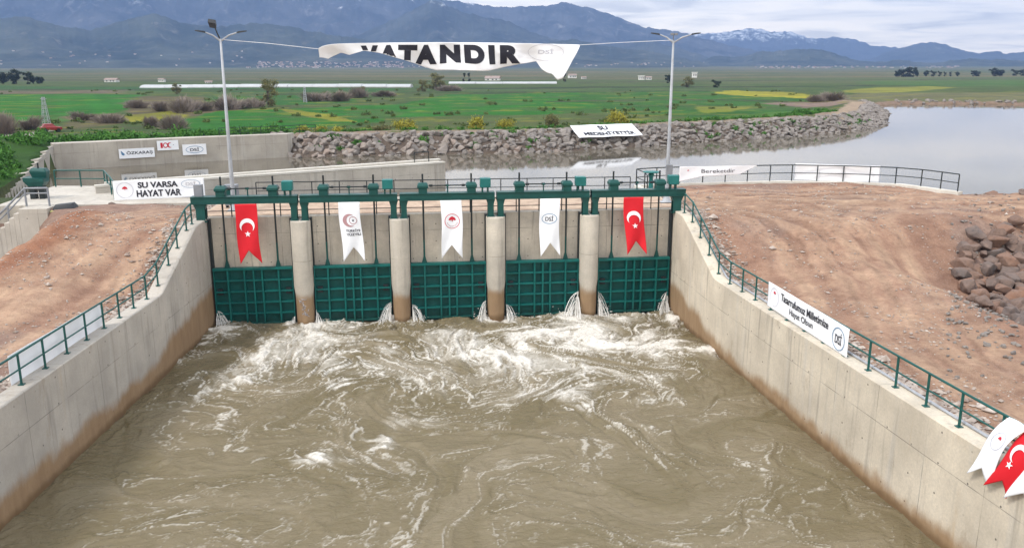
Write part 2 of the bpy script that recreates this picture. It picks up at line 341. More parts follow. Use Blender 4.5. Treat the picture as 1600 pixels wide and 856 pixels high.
def ground_mat():
    t = NT('ground_soil_and_crops'); p = t.pos()
    at = t.n('ShaderNodeAttribute', attribute_name='col'); mk = t.n('ShaderNodeAttribute', attribute_name='mask')
    s = t.n('ShaderNodeSeparateColor'); t.L(mk.outputs['Color'], s.inputs[0]); dirt = s.outputs[0]; grass = s.outputs[1]
    c = at.outputs['Color']
    # bare soil: clods, grit, pale stones
    n1 = t.noise(p, 0.9, 6, 0.65, 0.4); n2 = t.noise(p, 5.0, 6, 0.7); n3 = t.voro(p, 7.0); st = t.noise(p, 22, 3, 0.7)
    d = t.mix(t.remap(n1, 0.32, 0.7), t.mix(1.0, c, (0.70, 0.62, 0.60), 'MULTIPLY'), t.mix(1.0, c, (1.18, 1.16, 1.10), 'MULTIPLY'))
    d = t.mix(t.math('MULTIPLY', t.remap(n2, 0.45, 0.75), 0.6), d, t.mix(1.0, c, (0.50, 0.44, 0.42), 'MULTIPLY'))
    pale = t.math('MULTIPLY', t.remap(n3, 0.16, 0.06), t.remap(t.noise(p, 0.6, 3), 0.45, 0.62))
    d = t.mix(t.math('MULTIPLY', pale, 0.7), d, (0.40, 0.34, 0.29))
    d = t.mix(t.math('MULTIPLY', t.remap(st, 0.56, 0.68), 0.5), d, (0.42, 0.33, 0.27))
    gr = t.noise(p, 38, 2, 0.8); d = t.mix(t.math('MULTIPLY', t.remap(gr, 0.55, 0.68), t.remap(t.noise(p, 0.35, 4, 0.6), 0.4, 0.62, 0.25, 0.8)), d, t.mix(1.0, c, (0.42, 0.38, 0.38), 'MULTIPLY'))
    v2 = t.voro(p, 13.0); d = t.mix(t.math('MULTIPLY', t.remap(v2, 0.22, 0.12), t.remap(t.noise(p, 0.8, 4), 0.42, 0.6, 0.1, 0.7)), d, (0.46, 0.39, 0.34))
    # crops and grass
    g1 = t.noise(p, 0.10, 5, 0.6); g2 = t.noise(t.scale(p, (1, 0.35, 1)), 0.9, 6, 0.7)
    g = t.mix(t.remap(g1, 0.35, 0.68), t.mix(1.0, c, (0.72, 0.76, 0.75), 'MULTIPLY'), t.mix(1.0, c, (1.2, 1.14, 1.1), 'MULTIPLY'))
    g = t.mix(t.math('MULTIPLY', t.remap(g2, 0.45, 0.72), 0.55), g, t.mix(1.0, c, (0.48, 0.55, 0.6), 'MULTIPLY'))
    g3 = t.noise(t.scale(p, (0.035, 0.42, 1)), 1.0, 5, 0.65); g = t.mix(t.math('MULTIPLY', t.remap(g3, 0.48, 0.66), 0.5), g, t.mix(1.0, c, (0.62, 0.60, 0.8), 'MULTIPLY'))
    g = t.mix(t.math('MULTIPLY', t.remap(t.noise(t.scale(p, (0.05, 0.3, 1)), 1.7, 5, 0.65), 0.58, 0.7), 0.4), g, (0.11, 0.12, 0.03))
    t.L(t.mix(dirt, g, d), t.b.inputs['Base Color'])
    h = t.math('ADD', t.math('MULTIPLY', n2, 0.8), t.math('MULTIPLY', st, 0.5))
    bp = t.bump(t.math('ADD', h, t.math('MULTIPLY', gr, 0.5)), 0.85, 0.10)
    return t.fin(None, 0.93, 0, 0.12)
M['ground'] = ground_mat()

# ------------------------------------------------------------------ site plan (metres; channel runs along -Y, gates on y = 0.6)
LAKE_Z = 4.3; DECK = 5.6
LWY = [-45.0, -19.25, -5.6, -0.9, 0.95]; LWX = [-16.2, -13.85, -12.62, -12.2, -12.13]
RWY = [-45.0, -23.0, -12.0, -6.0, -0.9, 0.95]; RWX = [13.9, 12.75, 12.28, 12.08, 12.06, 12.12]
TOPY = [-45.0, -6.0, -1.1, 0.95]; TOPZ = [3.42, 3.48, 5.55, 5.6]
def xl(y): return np.interp(y, LWY, LWX)
def xr(y): return np.interp(y, RWY, RWX)
def ztop(y): return np.interp(y, TOPY, TOPZ)
SHORE = [(93.2, 122.9), (88, 110), (79.3, 96.2), (70, 80), (61.6, 71.2), (54, 65.5), (47.6, 61.6), (40, 57.8), (32.6, 54.9), (23.3, 49.4), (15.3, 45.6), (8.4, 44.3), (-4.7, 43.6), (-15.2, 41.8)]
CURVE = [(12.6, 6.3), (12.4, 10.2), (14.4, 10.9), (16.6, 11.1), (22.9, 11.3), (26.8, 10.4), (30.1, 8.8), (31.7, 5.1)]
WING = [(-27.4, 11.0), (-28.5, 15.0), (-32.5, 34.2)]
LAKE = ([(-27.4, 11), (-24.7, 11), (-24.5, 14.1), (-21.2, 13.7), (-18.8, 8.1), (-13, 7.8), (-13, 6.3)] + CURVE +
        [(36, 4.6), (48, 3.4), (150, -5), (420, -25), (420, 150), (230, 132), (165, 134), (140, 139), (124, 146), (112, 147), (101, 138)] + SHORE +
        [(-23.4, 38.8), (-29.6, 35.5), (-32.5, 34.2)])

def F(pts, z=5.4): return [tuple(atz(x, y, z)[:2]) for x, y in pts]     # field corners surveyed from the photograph
FIELDS = [  # (polygon, colour)
    (F([(-400, 123), (2000, 123), (2400, 200), (-600, 260)]), (0.055, 0.088, 0.026)),
    (F([(-300, 118), (2000, 116), (2000, 124), (-300, 126)]), (0.09, 0.092, 0.045)),
    (F([(-60, 113), (900, 113), (900, 118), (-60, 119)]), (0.11, 0.09, 0.052)),
    (F([(-100, 134), (215, 136), (420, 138), (640, 139), (640, 143), (-100, 143)]), (0.03, 0.088, 0.022)),
    (F([(-100, 142), (190, 141), (190, 147), (-100, 148)]), (0.12, 0.10, 0.065)),
    (F([(-200, 149), (205, 148), (232, 160), (175, 178), (60, 193), (-200, 200)]), (0.020, 0.125, 0.011)),
    (F([(210, 150), (330, 150), (420, 160), (360, 178), (230, 182), (190, 170)]), (0.105, 0.085, 0.05)),
    (F([(285, 185), (345, 173), (420, 172), (520, 167), (640, 160), (700, 147), (900, 142), (1000, 150), (1010, 172), (860, 182), (640, 188), (470, 198), (300, 207)]), (0.020, 0.120, 0.011)),
    (F([(330, 150), (560, 145), (560, 160), (420, 165), (330, 160)]), (0.024, 0.102, 0.016)),
    (F([(640, 139), (1120, 137), (1130, 143), (640, 146)]), (0.055, 0.095, 0.03)),
    (F([(900, 145), (1110, 142), (1265, 155), (1260, 172), (1060, 187), (960, 180)]), (0.028, 0.102, 0.015)),
    (F([(600, 182), (960, 176), (1080, 186), (900, 199), (600, 202)]), (0.075, 0.105, 0.03)),
    (F([(1100, 183), (1270, 172), (1290, 178), (1200, 186), (1000, 190)]), (0.055, 0.13, 0.02)),
    (F([(1118, 141), (1150, 140), (1230, 146), (1280, 151), (1275, 154), (1180, 151), (1120, 146)]), (0.29, 0.27, 0.025)),
    (F([(1095, 166), (1165, 168), (1140, 176), (1085, 178)]), (0.16, 0.19, 0.02)),
    (F([(1280, 150), (1345, 146), (1800, 141), (1800, 158), (1380, 160), (1300, 158)]), (0.125, 0.125, 0.06)),
    (F([(1335, 138), (1440, 135), (1490, 137), (1440, 142), (1380, 146), (1333, 146)]), (0.19, 0.195, 0.035)),
    (F([(1130, 122), (1800, 119), (1800, 128), (1300, 131), (1130, 130)]), (0.075, 0.098, 0.035)),
    (F([(1350, 127), (1800, 123), (1800, 134), (1480, 135), (1350, 132)]), (0.05, 0.11, 0.025)),
    (F([(-60, 124.5), (640, 126), (640, 128), (-60, 127)]), (0.04, 0.052, 0.028)),
    (F([(640, 137.5), (1120, 135.5), (1350, 133.5), (1350, 135), (1120, 137.2), (640, 139.5)]), (0.030, 0.048, 0.020)),
    (F([(-60, 139), (420, 140), (420, 141.2), (-60, 140.6)]), (0.04, 0.05, 0.022)),
    (F([(420, 146), (900, 143), (1100, 141.5), (1100, 142.6), (900, 144.6), (420, 148)]), (0.032, 0.058, 0.018)),
    (F([(900, 128), (1800, 121.5), (1800, 122.6), (900, 129.3)]), (0.045, 0.055, 0.03)),
    (F([(850, 157), (1060, 154), (1270, 158), (1270, 159.5), (1060, 156), (850, 159)]), (0.045, 0.07, 0.025)),
    (F([(195, 180), (270, 172), (300, 178), (260, 187), (200, 188)]), (0.21, 0.20, 0.02)),
    (F([(100, 180), (190, 175), (200, 190), (120, 200)]), (0.10, 0.09, 0.045)),
    (F([(440, 170), (520, 176), (560, 190), (530, 188), (470, 178)]), (0.19, 0.19, 0.02)),
    (F([(-80, 205), (110, 200), (60, 215), (-80, 232)]), (0.085, 0.10, 0.03)),
    (F([(0, 206), (60, 206), (100, 194), (112, 196), (64, 212), (0, 211)], 5.5), (0.30, 0.27, 0.24)),
    (F([(1185, 160), (1295, 157), (1335, 160), (1310, 168), (1240, 168)]), (0.20, 0.145, 0.115)),
]
TRACKS_R = [[(12.9, 4.2), (18, 4.0), (26, 3.0), (36, 1.2), (60, -2)], [(13.5, 2.6), (20, 1.8), (28, 0.8), (38, -1), (60, -5)],
            [(16, 3.5), (18.5, 0.5), (19.5, -4), (18.8, -9), (17, -15), (16.4, -22), (17, -32)], [(14.5, 3.0), (17, -0.5), (17.8, -4), (17.0, -9), (15.2, -15), (14.7, -22), (15, -32)],
            [(24, 2), (21.5, -1), (20.8, -5), (19, -11), (17.2, -17), (17.5, -30)], [(30, 5.5), (24, 6.4), (16, 6.5)], [(34, 3.5), (25, 4.9), (14, 5.4)]]
TRACKS_L = [[(-13, 3.6), (-15.5, 2.2), (-17.6, -1.5), (-18.6, -6), (-19.8, -12), (-21, -20), (-22, -32)], [(-13.3, 1.8), (-14.6, 0.2), (-15.8, -3), (-16.6, -7), (-17.6, -13), (-18.8, -20), (-20, -32)]]

def terrain():
    xs = np.concatenate([-np.geomspace(62, 5000, 135)[::-1], np.arange(-61, -31, 0.6), np.arange(-31, 36, 0.2), np.arange(36, 142, 0.75), np.geomspace(143, 5000, 135)])
    ys = np.concatenate([-np.geomspace(48, 600, 20)[::-1], np.arange(-47, 14, 0.2), np.arange(14, 48, 0.45), np.geomspace(48, 6600, 450)])
    X, Y = np.meshgrid(xs, ys); nx, ny = len(xs), len(ys)
    near = (Y < 60) & (np.abs(X) < 70)
    # plain
    H = 5.35 + 0.5 * (fbm(X / 45, Y / 45, 3, 5) - 0.5) + 0.22 * (fbm(X / 4, Y / 4, 3, 9) - 0.5)
    H += sstep(420, 2500, Y) * 4 * fbm(X / 420, Y / 420, 4, 3) + sstep(1500, 3600, Y) * 10
    C = np.zeros(X.shape + (3,)); C[:] = (0.062, 0.082, 0.034)
    wx = X + 7 * (fbm(X / 22, Y / 22, 3, 21) - 0.5) * np.clip(Y / 150, 0.3, 4); wy = Y + 9 * (fbm(X / 25, Y / 25, 3, 22) - 0.5) * np.clip(Y / 120, 0.3, 3)
    for poly, c in FIELDS:
        m = inpoly(wx, wy, poly); C[m] = c
    # broken scrub patches and yellow weeds between the fields
    sc = fbm(X / 9, Y / 6, 4, 31); C += (sstep(0.56, 0.66, sc) * (Y > 60))[..., None] * 0.35 * (np.array([0.10, 0.085, 0.045]) - C)
    yw = fbm(X / 7, Y / 3.2, 4, 37); C += (sstep(0.64, 0.72, yw) * (Y > 55) * (Y < 220))[..., None] * 0.5 * (np.array([0.21, 0.20, 0.02]) - C)
    far = sstep(260, 700, Y)[..., None]
    strip = sstep(.36, .64, fbm(X / 170, Y / 38, 4, 41))[..., None]
    C = C * (1 - far * 0.8) + far * 0.8 * (np.array([0.050, 0.082, 0.030]) * (1 - strip) + np.array([0.14, 0.118, 0.062]) * strip)
    rows = 0.5 + 0.5 * np.sin((X * 0.9 + Y * 0.35) * 1.1); gm = inpoly(wx, wy, FIELDS[5][0])[..., None]
    C = np.where(gm, C * (0.9 + 0.2 * rows[..., None]), C)
    mask = np.zeros(X.shape + (3,)); mask[..., 1] = 1
    inside = inpoly(X, Y, LAKE); dl = dpath(X, Y, LAKE, True); dsh = dpath(X, Y, SHORE)
    farbank = (~inside) & (dsh < 14) & (dsh <= dl + 0.01)
    # riprap bank: slope up from the water, track on top, gentle back
    prof = np.interp(dsh, [0, 0.4, 3.6, 7.5, 10.5, 14], [4.2, 4.45, 6.15, 6.25, 5.6, 5.4])
    H = np.where(farbank, prof + 0.12 * (fbm(X / 1.5, Y / 1.5, 3, 8) - 0.5), H)
    pth = farbank & (dsh < 7.2 + 2.5 * (fbm(X / 5, Y / 5, 2, 12) - 0.5)); C[pth] = (0.255, 0.205, 0.155); mask[pth] = (1, 0, 0); ub = farbank & (dsh < 3.7); C[ub] = (0.12, 0.098, 0.08)
    gv = farbank & (dsh > 3.4) & (dsh < 8) & (fbm(X / 3, Y / 3, 3, 77) > 0.6); C[gv] = (0.10, 0.12, 0.04)
    nb = (~inside) & (dl < 6) & (Y > 80) & ~farbank
    H = np.where(nb, np.interp(dl, [0, 1.2, 6], [4.25, 4.9, 5.3]), H)
    m = nb & (dl < 2.0); C[m] = (0.22, 0.16, 0.12); mask[m] = (1, 0, 0)
    # peninsula tip road
    tip = inpoly(X, Y, F([(1292, 182), (1332, 159), (1362, 159), (1368, 166), (1335, 183)], 6.2)); C[tip] = (0.33, 0.265, 0.195); mask[tip] = (1, 0, 0)
    # near banks
    rb = (X > 12.0) & (Y < 11.9) & (~inside) & (Y < 12 - 0.02 * X)
    lb = (X < -12.0) & (Y < 8.3) & (~inside)
    wl = np.abs(X - xr(Y)); a = sstep(0.6, 9, wl)
    hz_ = np.interp(Y, [-60, -17, -12, -6, -2, 1, 4], [3.3, 3.5, 3.75, 4.6, 5.3, 5.5, 5.52])
    hr = (ztop(Y) - 0.14) * (1 - a) + hz_ * a
    hr += 0.30 * (fbm(X / 3.2, Y / 3.2, 4, 51) - 0.5) * sstep(0.8, 2.5, wl) + 0.07 * (fbm(X / 0.6, Y / 0.6, 3, 52) - 0.5)
    pit = sstep(19.5, 25.0, X + 0.25 * (Y + 12)) * sstep(-1.5, -7, Y - 0.22 * (X - 24)); hr = hr - 1.5 * pit
    hr = np.where(X > 31.5, hr - sstep(33, 60, X) * 0.5, hr)
    wl2 = np.abs(X - xl(Y)); a2 = sstep(0.6, 5, wl2)
    hz2 = np.interp(Y, [-60, -16, -10, -5, -1, 2, 5], [3.3, 3.4, 3.7, 4.55, 5.3, 5.52, 5.52])
    hl = (ztop(Y) - 0.14) * (1 - a2) + hz2 * a2
    hl += 0.28 * (fbm(X / 2.6, Y / 2.6, 4, 61) - 0.5) * sstep(0.8, 2.5, wl2) + 0.08 * (fbm(X / 0.6, Y / 0.6, 3, 62) - 0.5)
    edge = -19.4 - 0.25 * np.clip(-Y - 2, 0, 30) - np.clip(Y - 3, 0, 4) * 0.9 + 1.2 * (fbm(X / 2.5, Y / 2.5, 3, 63) - 0.5)
    low = sstep(0.3, -2.6, X - edge) * sstep(6.6, 5.6, Y); hl = hl * (1 - low) + 2.2 * low
    hl = np.where((X < -22.2) & (Y > 4.6), np.minimum(hl, 2.6), hl)
    berm = np.exp(-((X - edge - 0.8) / 0.9) ** 2) * sstep(4.5, 2, Y); hl += 0.35 * berm
    H = np.where(rb, hr, H); H = np.where(lb, hl, H)
    soil = np.array([0.345, 0.213, 0.152])
    for msk, trk, off in ((rb, TRACKS_R, 0), (lb, TRACKS_L, 3)):
        v = fbm(X / 5, Y / 5, 4, 71 + off)[..., None]; g = sstep(0.5, 0.66, fbm(X / 4 + 9, Y / 4, 4, 75 + off))[..., None]
        S = soil * (0.86 + 0.34 * v); S = S * (1 - 0.55 * g) + 0.55 * g * np.array([0.28, 0.215, 0.19])
        tx = X + 0.6 * (fbm(X / 3, Y / 3, 3, 80) - 0.5); G_ = 0; ty = Y + 0.9 * (fbm(X / 3, Y / 3, 3, 81) - 0.5); T = 0
        for pth_ in trk:
            d = dpath(tx, ty, pth_)
            for o_ in (0.0, 1.6): T = np.maximum(T, np.exp(-((d - o_) / 0.42) ** 2) * (0.5 + 0.8 * vnoise(X / 1.7, Y / 1.7, 83)))
            H = np.where(msk, H - 0.07 * np.exp(-((d - 0.8) / 0.35) ** 2), H)
            T = np.maximum(T, np.exp(-(d / 2.1) ** 2) * sstep(.42, .68, fbm(d * 2.6, (X - Y) / 11, 3, 84)) * .9)
            G_ = np.maximum(G_, np.exp(-(d / 2.6) ** 2) * sstep(.5, .7, fbm(d * 3.1 + 40, (X - Y) / 9, 3, 85)))
        S = S + np.clip(T, 0, 1)[..., None] * 0.75 * (np.array([0.58, 0.41, 0.29]) - S); S = S * (1 - .28 * np.clip(G_, 0, 1))[..., None]
        if off: S = S + (berm * 0.75 * (X > edge))[..., None] * (np.array([0.30, 0.13, 0.07]) - S); S = S + (low * 0.8)[..., None] * (np.array([0.30, 0.275, 0.25]) - S)
        C[msk] = S[msk]; mask[msk] = (1, 0, 0)
    # lake bed, channel bed
    bed = 4.3 - np.minimum(2.0, 0.3 + dl * 0.6); H = np.where(inside, bed, H)
    wallside = inside & (dl < 2.5) & (Y < 45) & (dsh > 3); H = np.where(wallside, 2.6, H)
    ch = (X > xl(Y) - 0.3) & (X < xr(Y) + 0.3) & (Y < 1.2); H = np.where(ch, -1.6, H)
    dk = (X > -12.6) & (X < 12.7) & (Y >= 1.0) & (Y < 7.2); H = np.where(dk, 2.4, H)
    wg = (X < np.interp(Y, [w[1] for w in WING], [w[0] for w in WING])) & (Y > 7) & (Y < 34.4)
    H = np.where(wg & (X > -60), np.interp(Y, [7, 12, 20, 34], [3.0, 4.2, 5.0, 6.2]) + 0.09 * np.clip(-28 - X, 0, 20) + 0.5 * (fbm(X / 3, Y / 3, 3, 90) - 0.5), H)
    C[wg] = (0.045, 0.10, 0.022); H = np.where((X < -13.8) & (X > -19) & (Y > 39) & (Y < 43.2 + 0.415 * (X + 14)) & ~inside, 3.0, H)
    bk = (X < -14.2) & (X > -60) & (Y > 30) & (dl < 9) & ~inside & ~wg & (dsh > 1.5); H = np.where(bk, np.where(dl < 0.75, 3.0, 6.3 - 0.05 * dl), H); C[bk & (dl < 1.2)] = (0.16, 0.13, 0.10)
    pf = inpoly(X, Y, [(-24.7, 6.2), (-12.6, 6.2), (-12.6, 8), (-18.8, 8.3), (-21.2, 13.9), (-24.7, 14.3)]); H = np.where(pf, 4.6, H)
    C[inside | ch | dk] = (0.13, 0.10, 0.06); mask[inside | ch | dk] = (1, 0, 0)
    V = np.stack([X.ravel(), Y.ravel(), H.ravel()], 1)
    me = np_mesh('ground', V, grid_faces(nx, ny), M['ground'], True, {'col': C.reshape(-1, 3), 'mask': mask.reshape(-1, 3)})
    tag(link('ground', me), kind='structure')
    return xs, ys, H
GX, GY, GH = terrain()
def gh(x, y):                               # ground height under a point
    i = np.clip(np.searchsorted(GX, x) - 1, 0, len(GX) - 2); j = np.clip(np.searchsorted(GY, y) - 1, 0, len(GY) - 2)
    u = (x - GX[i]) / (GX[i + 1] - GX[i]); v = (y - GY[j]) / (GY[j + 1] - GY[j])
    return (GH[j, i] * (1 - u) + GH[j, i + 1] * u) * (1 - v) + (GH[j + 1, i] * (1 - u) + GH[j + 1, i + 1] * u) * v

# ------------------------------------------------------------------ water
def lake():
    t = NT('silty_lake_water'); p = t.pos()
    n = t.noise(p, 0.05, 3); c = t.mix(n, (0.095, 0.082, 0.06), (0.13, 0.113, 0.085))
    w1 = t.noise(t.scale(p, (1.0, 1.6, 1)), 1.6, 3, 0.55); w2 = t.noise(t.scale(p, (0.5, 1.1, 1)), 0.45, 3)
    calm = t.remap(t.noise(t.scale(p, (0.4, 1, 1)), 0.035, 3, 0.5, 0.8), 0.42, 0.6, 0.0, 1.0)
    h = t.math('MULTIPLY', t.math('ADD', w1, w2), t.math('ADD', calm, 0.25))
    t.bump(h, 0.05, 0.03); t.b.inputs['IOR'].default_value = 1.33
    m = t.fin(c, 0.05, 0, 0.5)
    MBq = MB(); pts = [(-40, 6.35), (12.45, 6.35), (36, 4.0), (420, -30), (420, 170), (-40, 170)]
    MBq.add([(x, y, LAKE_Z) for x, y in pts], [tuple(range(6))]); tag(MBq.build('lake_water', m), kind='structure')
lake()

VORT = [(-5.6, -6.2, 1.0, 2.2), (-2.6, -5.0, -0.9, 1.7), (1.2, -4.6, 0.9, 1.8), (4.4, -7.2, 1.15, 2.6), (7.2, -4.4, -1.0, 2.0), (9.6, -6.2, 0.9, 1.7), (-9.0, -6.0, -0.9, 1.8),
        (-1.2, -10.4, -1.0, 2.4), (2.0, -12.2, 1.1, 2.6), (-5.2, -11.8, 0.9, 2.4), (6.6, -11.4, -0.9, 2.2), (-8.4, -15.4, 0.8, 2.8), (-2.2, -16.2, 1.0, 2.6), (3.4, -17.8, -1.0, 2.8), (8.6, -16.2, 0.9, 2.4), (-6, -21, -0.8, 3), (1, -23, 0.8, 3)]
DENSE = [  # white water seen in the photograph: (px, py, half width px, half height px, strength)
    (540, 530, 70, 22, .75), (495, 545, 45, 22, .6), (600, 548, 40, 14, .5), (420, 545, 12, 18, .6), (700, 520, 40, 14, .3), (530, 607, 32, 9, .85), (835, 525, 55, 20, 1.0), (880, 510, 60, 22, .8), (800, 560, 70, 22, .55), (960, 540, 70, 22, .6), (1030, 530, 40, 18, .9), (1105, 552, 26, 8, 1.0),
    (1050, 500, 30, 14, .8), (930, 575, 90, 26, .45), (860, 610, 60, 14, .55), (745, 560, 30, 30, .45), (1010, 620, 60, 14, .3), (640, 660, 50, 14, .5), (600, 690, 30, 26, .55), (520, 722, 55, 12, .85), (585, 735, 30, 22, .45), (730, 740, 16, 20, .8), (775, 650, 14, 50, .3),
    (790, 625, 14, 8, .7), (950, 668, 20, 8, .7), (1030, 675, 14, 12, .5), (905, 640, 30, 18, .4), (660, 600, 60, 24, .25), (310, 620, 14, 22, .5), (380, 600, 24, 10, .4), (350, 650, 14, 20, .35), (640, 820, 30, 30, .25), (480, 790, 30, 20, .25), (1180, 725, 30, 14, .45), (1210, 745, 26, 10, .4),
    (800, 800, 12, 30, .25), (225, 770, 18, 12, .35), (250, 830, 50, 18, .3), (345, 520, 20, 18, .8), (610, 492, 24, 10, .7), (650, 494, 24, 10, .6), (770, 495, 24, 8, .5), (900, 492, 50, 10, .9), (990, 490, 50, 12, .7), (340, 508, 14, 9, 1.), (458, 507, 10, 7, .8), (492, 504, 14, 8, 1.), (610, 498, 18, 8, 1.), (648, 498, 16, 8, 1.), (760, 496, 18, 8, 1.), (796, 495, 16, 8, 1.), (900, 492, 22, 9, 1.), (942, 491, 20, 9, 1.), (1042, 487, 18, 10, 1.), (700, 780, 40, 40, .15), (880, 700, 80, 30, .15)]
def channel():
    xs = np.arange(-16.4, 14.2, 0.055); ys = np.concatenate([np.arange(-45, -25.5, 0.3), np.arange(-25.5, 0.75, 0.055)])
    X, Y = np.meshgrid(xs, ys)
    # carry the sample points backwards along a swirling current so the foam lines wrap round the eddies
    px, py = X.copy(), Y.copy(); dt = 0.22
    for k in range(10):
        vx = np.zeros_like(px); vy = np.full_like(px, -0.35)
        for cx, cy, s, R in VORT:
            dx, dy = px - cx, py - cy; g = s * np.exp(-(dx * dx + dy * dy) / (2 * R * R)) * 1.5; vx -= dy * g / R; vy += dx * g / R
        vx += 1.5 * (fbm(px / 1.2, py / 1.2, 2, 300) - 0.5); vy += 1.5 * (fbm(px / 1.2, py / 1.2, 2, 301) - 0.5)
        px -= vx * dt; py -= vy * dt
    qx = px + 0.42 * (fbm(X / 0.55, Y / 0.45, 4, 310, .6) - 0.5); qy = py + 0.42 * (fbm(X / 0.55, Y / 0.45, 4, 311, .6) - 0.5)
    D = np.zeros_like(X)
    wx = X + 1.3 * (fbm(X / 1.1, Y / 1.1, 4, 320) - 0.5); wy = Y + 1.6 * (fbm(X / 1.1, Y / 1.1, 4, 321) - 0.5)
    for a, b, hw, hh, s in DENSE:
        c = atz(a, b, 0); ex = abs(atz(a + hw, b, 0)[0] - c[0]); ey = 0.5 * abs(atz(a, b - hh, 0)[1] - atz(a, b + hh, 0)[1])
        D = np.maximum(D, s * np.exp(-(((wx - c[0]) / ex) ** 2 + ((wy - c[1]) / ey) ** 2) * 0.9))
    base = 0.065 + 0.18 * np.exp(-((Y + 4) / 6.0) ** 2) + 0.08 * sstep(-24, -8, Y)
    edge = np.minimum(X - xl(Y), xr(Y) - X); base = base * (0.35 + 0.65 * sstep(0.2, 3.5, edge)) * (0.45 + 1.1 * sstep(0.35, 0.65, fbm(X / 3.5, Y / 3.5, 3, 330)))
    D = D * (0.55 + 0.75 * sstep(.35, .68, fbm(qx / 0.9, qy / 0.7, 4, 345, .6))); E_ = np.clip(base + 0.56 * D, 0, 0.85)
    r1 = 1 - np.abs(2 * fbm(qx / 1.5, qy / 1.25, 4, 340, 0.58) - 1); r2 = 1 - np.abs(2 * fbm(qx / 0.7, qy / 0.55, 4, 350, 0.58) - 1)
    r3 = 1 - np.abs(2 * fbm(px / 3.4, py / 3.4, 2, 360) - 1)
    fil = np.maximum(np.clip((r1 - 0.945) / 0.05, 0, 1) ** 1.3, 0.62 * np.clip((r2 - 0.93) / 0.065, 0, 1) ** 1.4) * np.clip(0.42 + 1.3 * E_, 0, 1.2) * (0.68 + 0.4 * np.exp(-((Y + 3) / 9) ** 2))
    fil *= sstep(0.36, 0.60, fbm(qx / 1.9 + 5, qy / 1.9, 4, 370) + 0.62 * E_ - 0.07)
    lc = 1 - np.abs(2 * fbm(qx / 0.42, qy / 0.42, 4, 380, 0.6) - 1); lace = sstep(0.52, 1.05, lc + 0.6 * (E_ - 0.5)) * sstep(0.30, 0.95, E_ + 0.35 * (r3 - 0.75))
    milk = (0.40 + 0.22 * np.exp(-((Y + 3) / 6) ** 2)) * sstep(0.10, 0.75, E_) * fbm(qx / 0.9, qy / 0.9, 4, 390)
    foam = np.clip(np.maximum(fil * 0.95, lace) + milk, 0, 1)
    # choppy surface, higher in the white water by the gates
    amp = 0.07 + 0.13 * np.exp(-(np.abs(Y) / 7) ** 1.5) + 0.05 * sstep(-24, -10, Y)
    Z = amp * (2.2 * (fbm(px / 1.5, py / 1.5, 3, 400) - 0.5) + 1.1 * (fbm(qx / 0.5, qy / 0.5, 3, 410) - 0.5)) + 0.05 * foam + 0.16 * D * fbm(X / 0.3, Y / 0.3, 4, 420, .6)
    tone = fbm(px / 2.4, py / 1.6, 4, 430)
    A = np.stack([foam.ravel(), tone.ravel(), E_.ravel()], 1)
    t = NT('silty_white_water'); p = t.pos(); at = t.n('ShaderNodeAttribute', attribute_name='foam'); s = t.n('ShaderNodeSeparateColor'); t.L(at.outputs['Color'], s.inputs[0])
    fine = t.noise(p, 9, 5, 0.7, 0.6); brk = t.noise(p, 3.2, 4, 0.65)
    w = t.mix(t.remap(s.outputs[1], 0.25, 0.75), (0.153, 0.121, 0.064), (0.208, 0.168, 0.104)); w = t.mix(t.math('MULTIPLY', t.remap(brk, 0.5, 0.75), 0.4), w, (0.148, 0.129, 0.066))
    fz = t.noise(t.scale(p, (1, 1.4, 1)), 15, 5, 0.75, 1.0); f = t.math('MULTIPLY', s.outputs[0], t.math('MULTIPLY', t.remap(fine, 0.34, 0.60, 0.62, 1.1), t.remap(fz, 0.36, 0.60, 0.6, 1.12))); f = t.remap(f, 0.05, 0.72)
    c = t.mix(f, w, (0.68, 0.64, 0.575))
    t.bump(t.math('ADD', t.math('MULTIPLY', t.noise(t.scale(p, (1, 1.7, 1)), 2.4, 8, 0.66, 1.2), 1.2), t.math('MULTIPLY', s.outputs[0], 0.5)), 0.75, 0.13)
    t.b.inputs['IOR'].default_value = 1.33
    m = t.fin(c, t.remap(f, 0, 1, 0.13, 0.8), 0, 0.5)
    me = np_mesh('channel_water', np.stack([X.ravel(), Y.ravel(), Z.ravel()], 1), grid_faces(len(xs), len(ys)), m, True, {'foam': A})
    tag(link('channel_water', me), kind='structure')
channel()

# ------------------------------------------------------------------ mountains and the far plain
def mountain_mat(name, low, high, rockc, snowline, snow):
    t = NT(name); p = t.pos(); X, Y, Z = t.xyz(p)
    n = t.noise(p, 0.006, 8, 0.62); n2 = t.noise(p, 0.03, 6, 0.65); n3 = t.noise(t.scale(p, (1, 1, 0.4)), 0.011, 7, 0.7, 0.5)
    c = t.mix(t.remap(n, 0.38, 0.62), low, high); c = t.mix(t.math('MULTIPLY', t.remap(n2, 0.55, 0.75), 0.5), c, rockc)
    c = t.mix(t.math('MULTIPLY', t.remap(n3, 0.60, 0.70), 0.42), c, tuple(min(0.5, x * 1.9) for x in rockc))
    if snow:
        f = t.remap(t.math('ADD', Z, t.math('MULTIPLY', t.math('SUBTRACT', n3, 0.5), snowline * 1.6)), snowline, snowline * 1.15)
        f = t.math('MULTIPLY', f, t.remap(n2, 0.42, 0.56)); c = t.mix(t.math('MULTIPLY', f, snow), c, (0.85, 0.88, 0.92))
    return t.fin(c, 0.95, 0, 0.05)
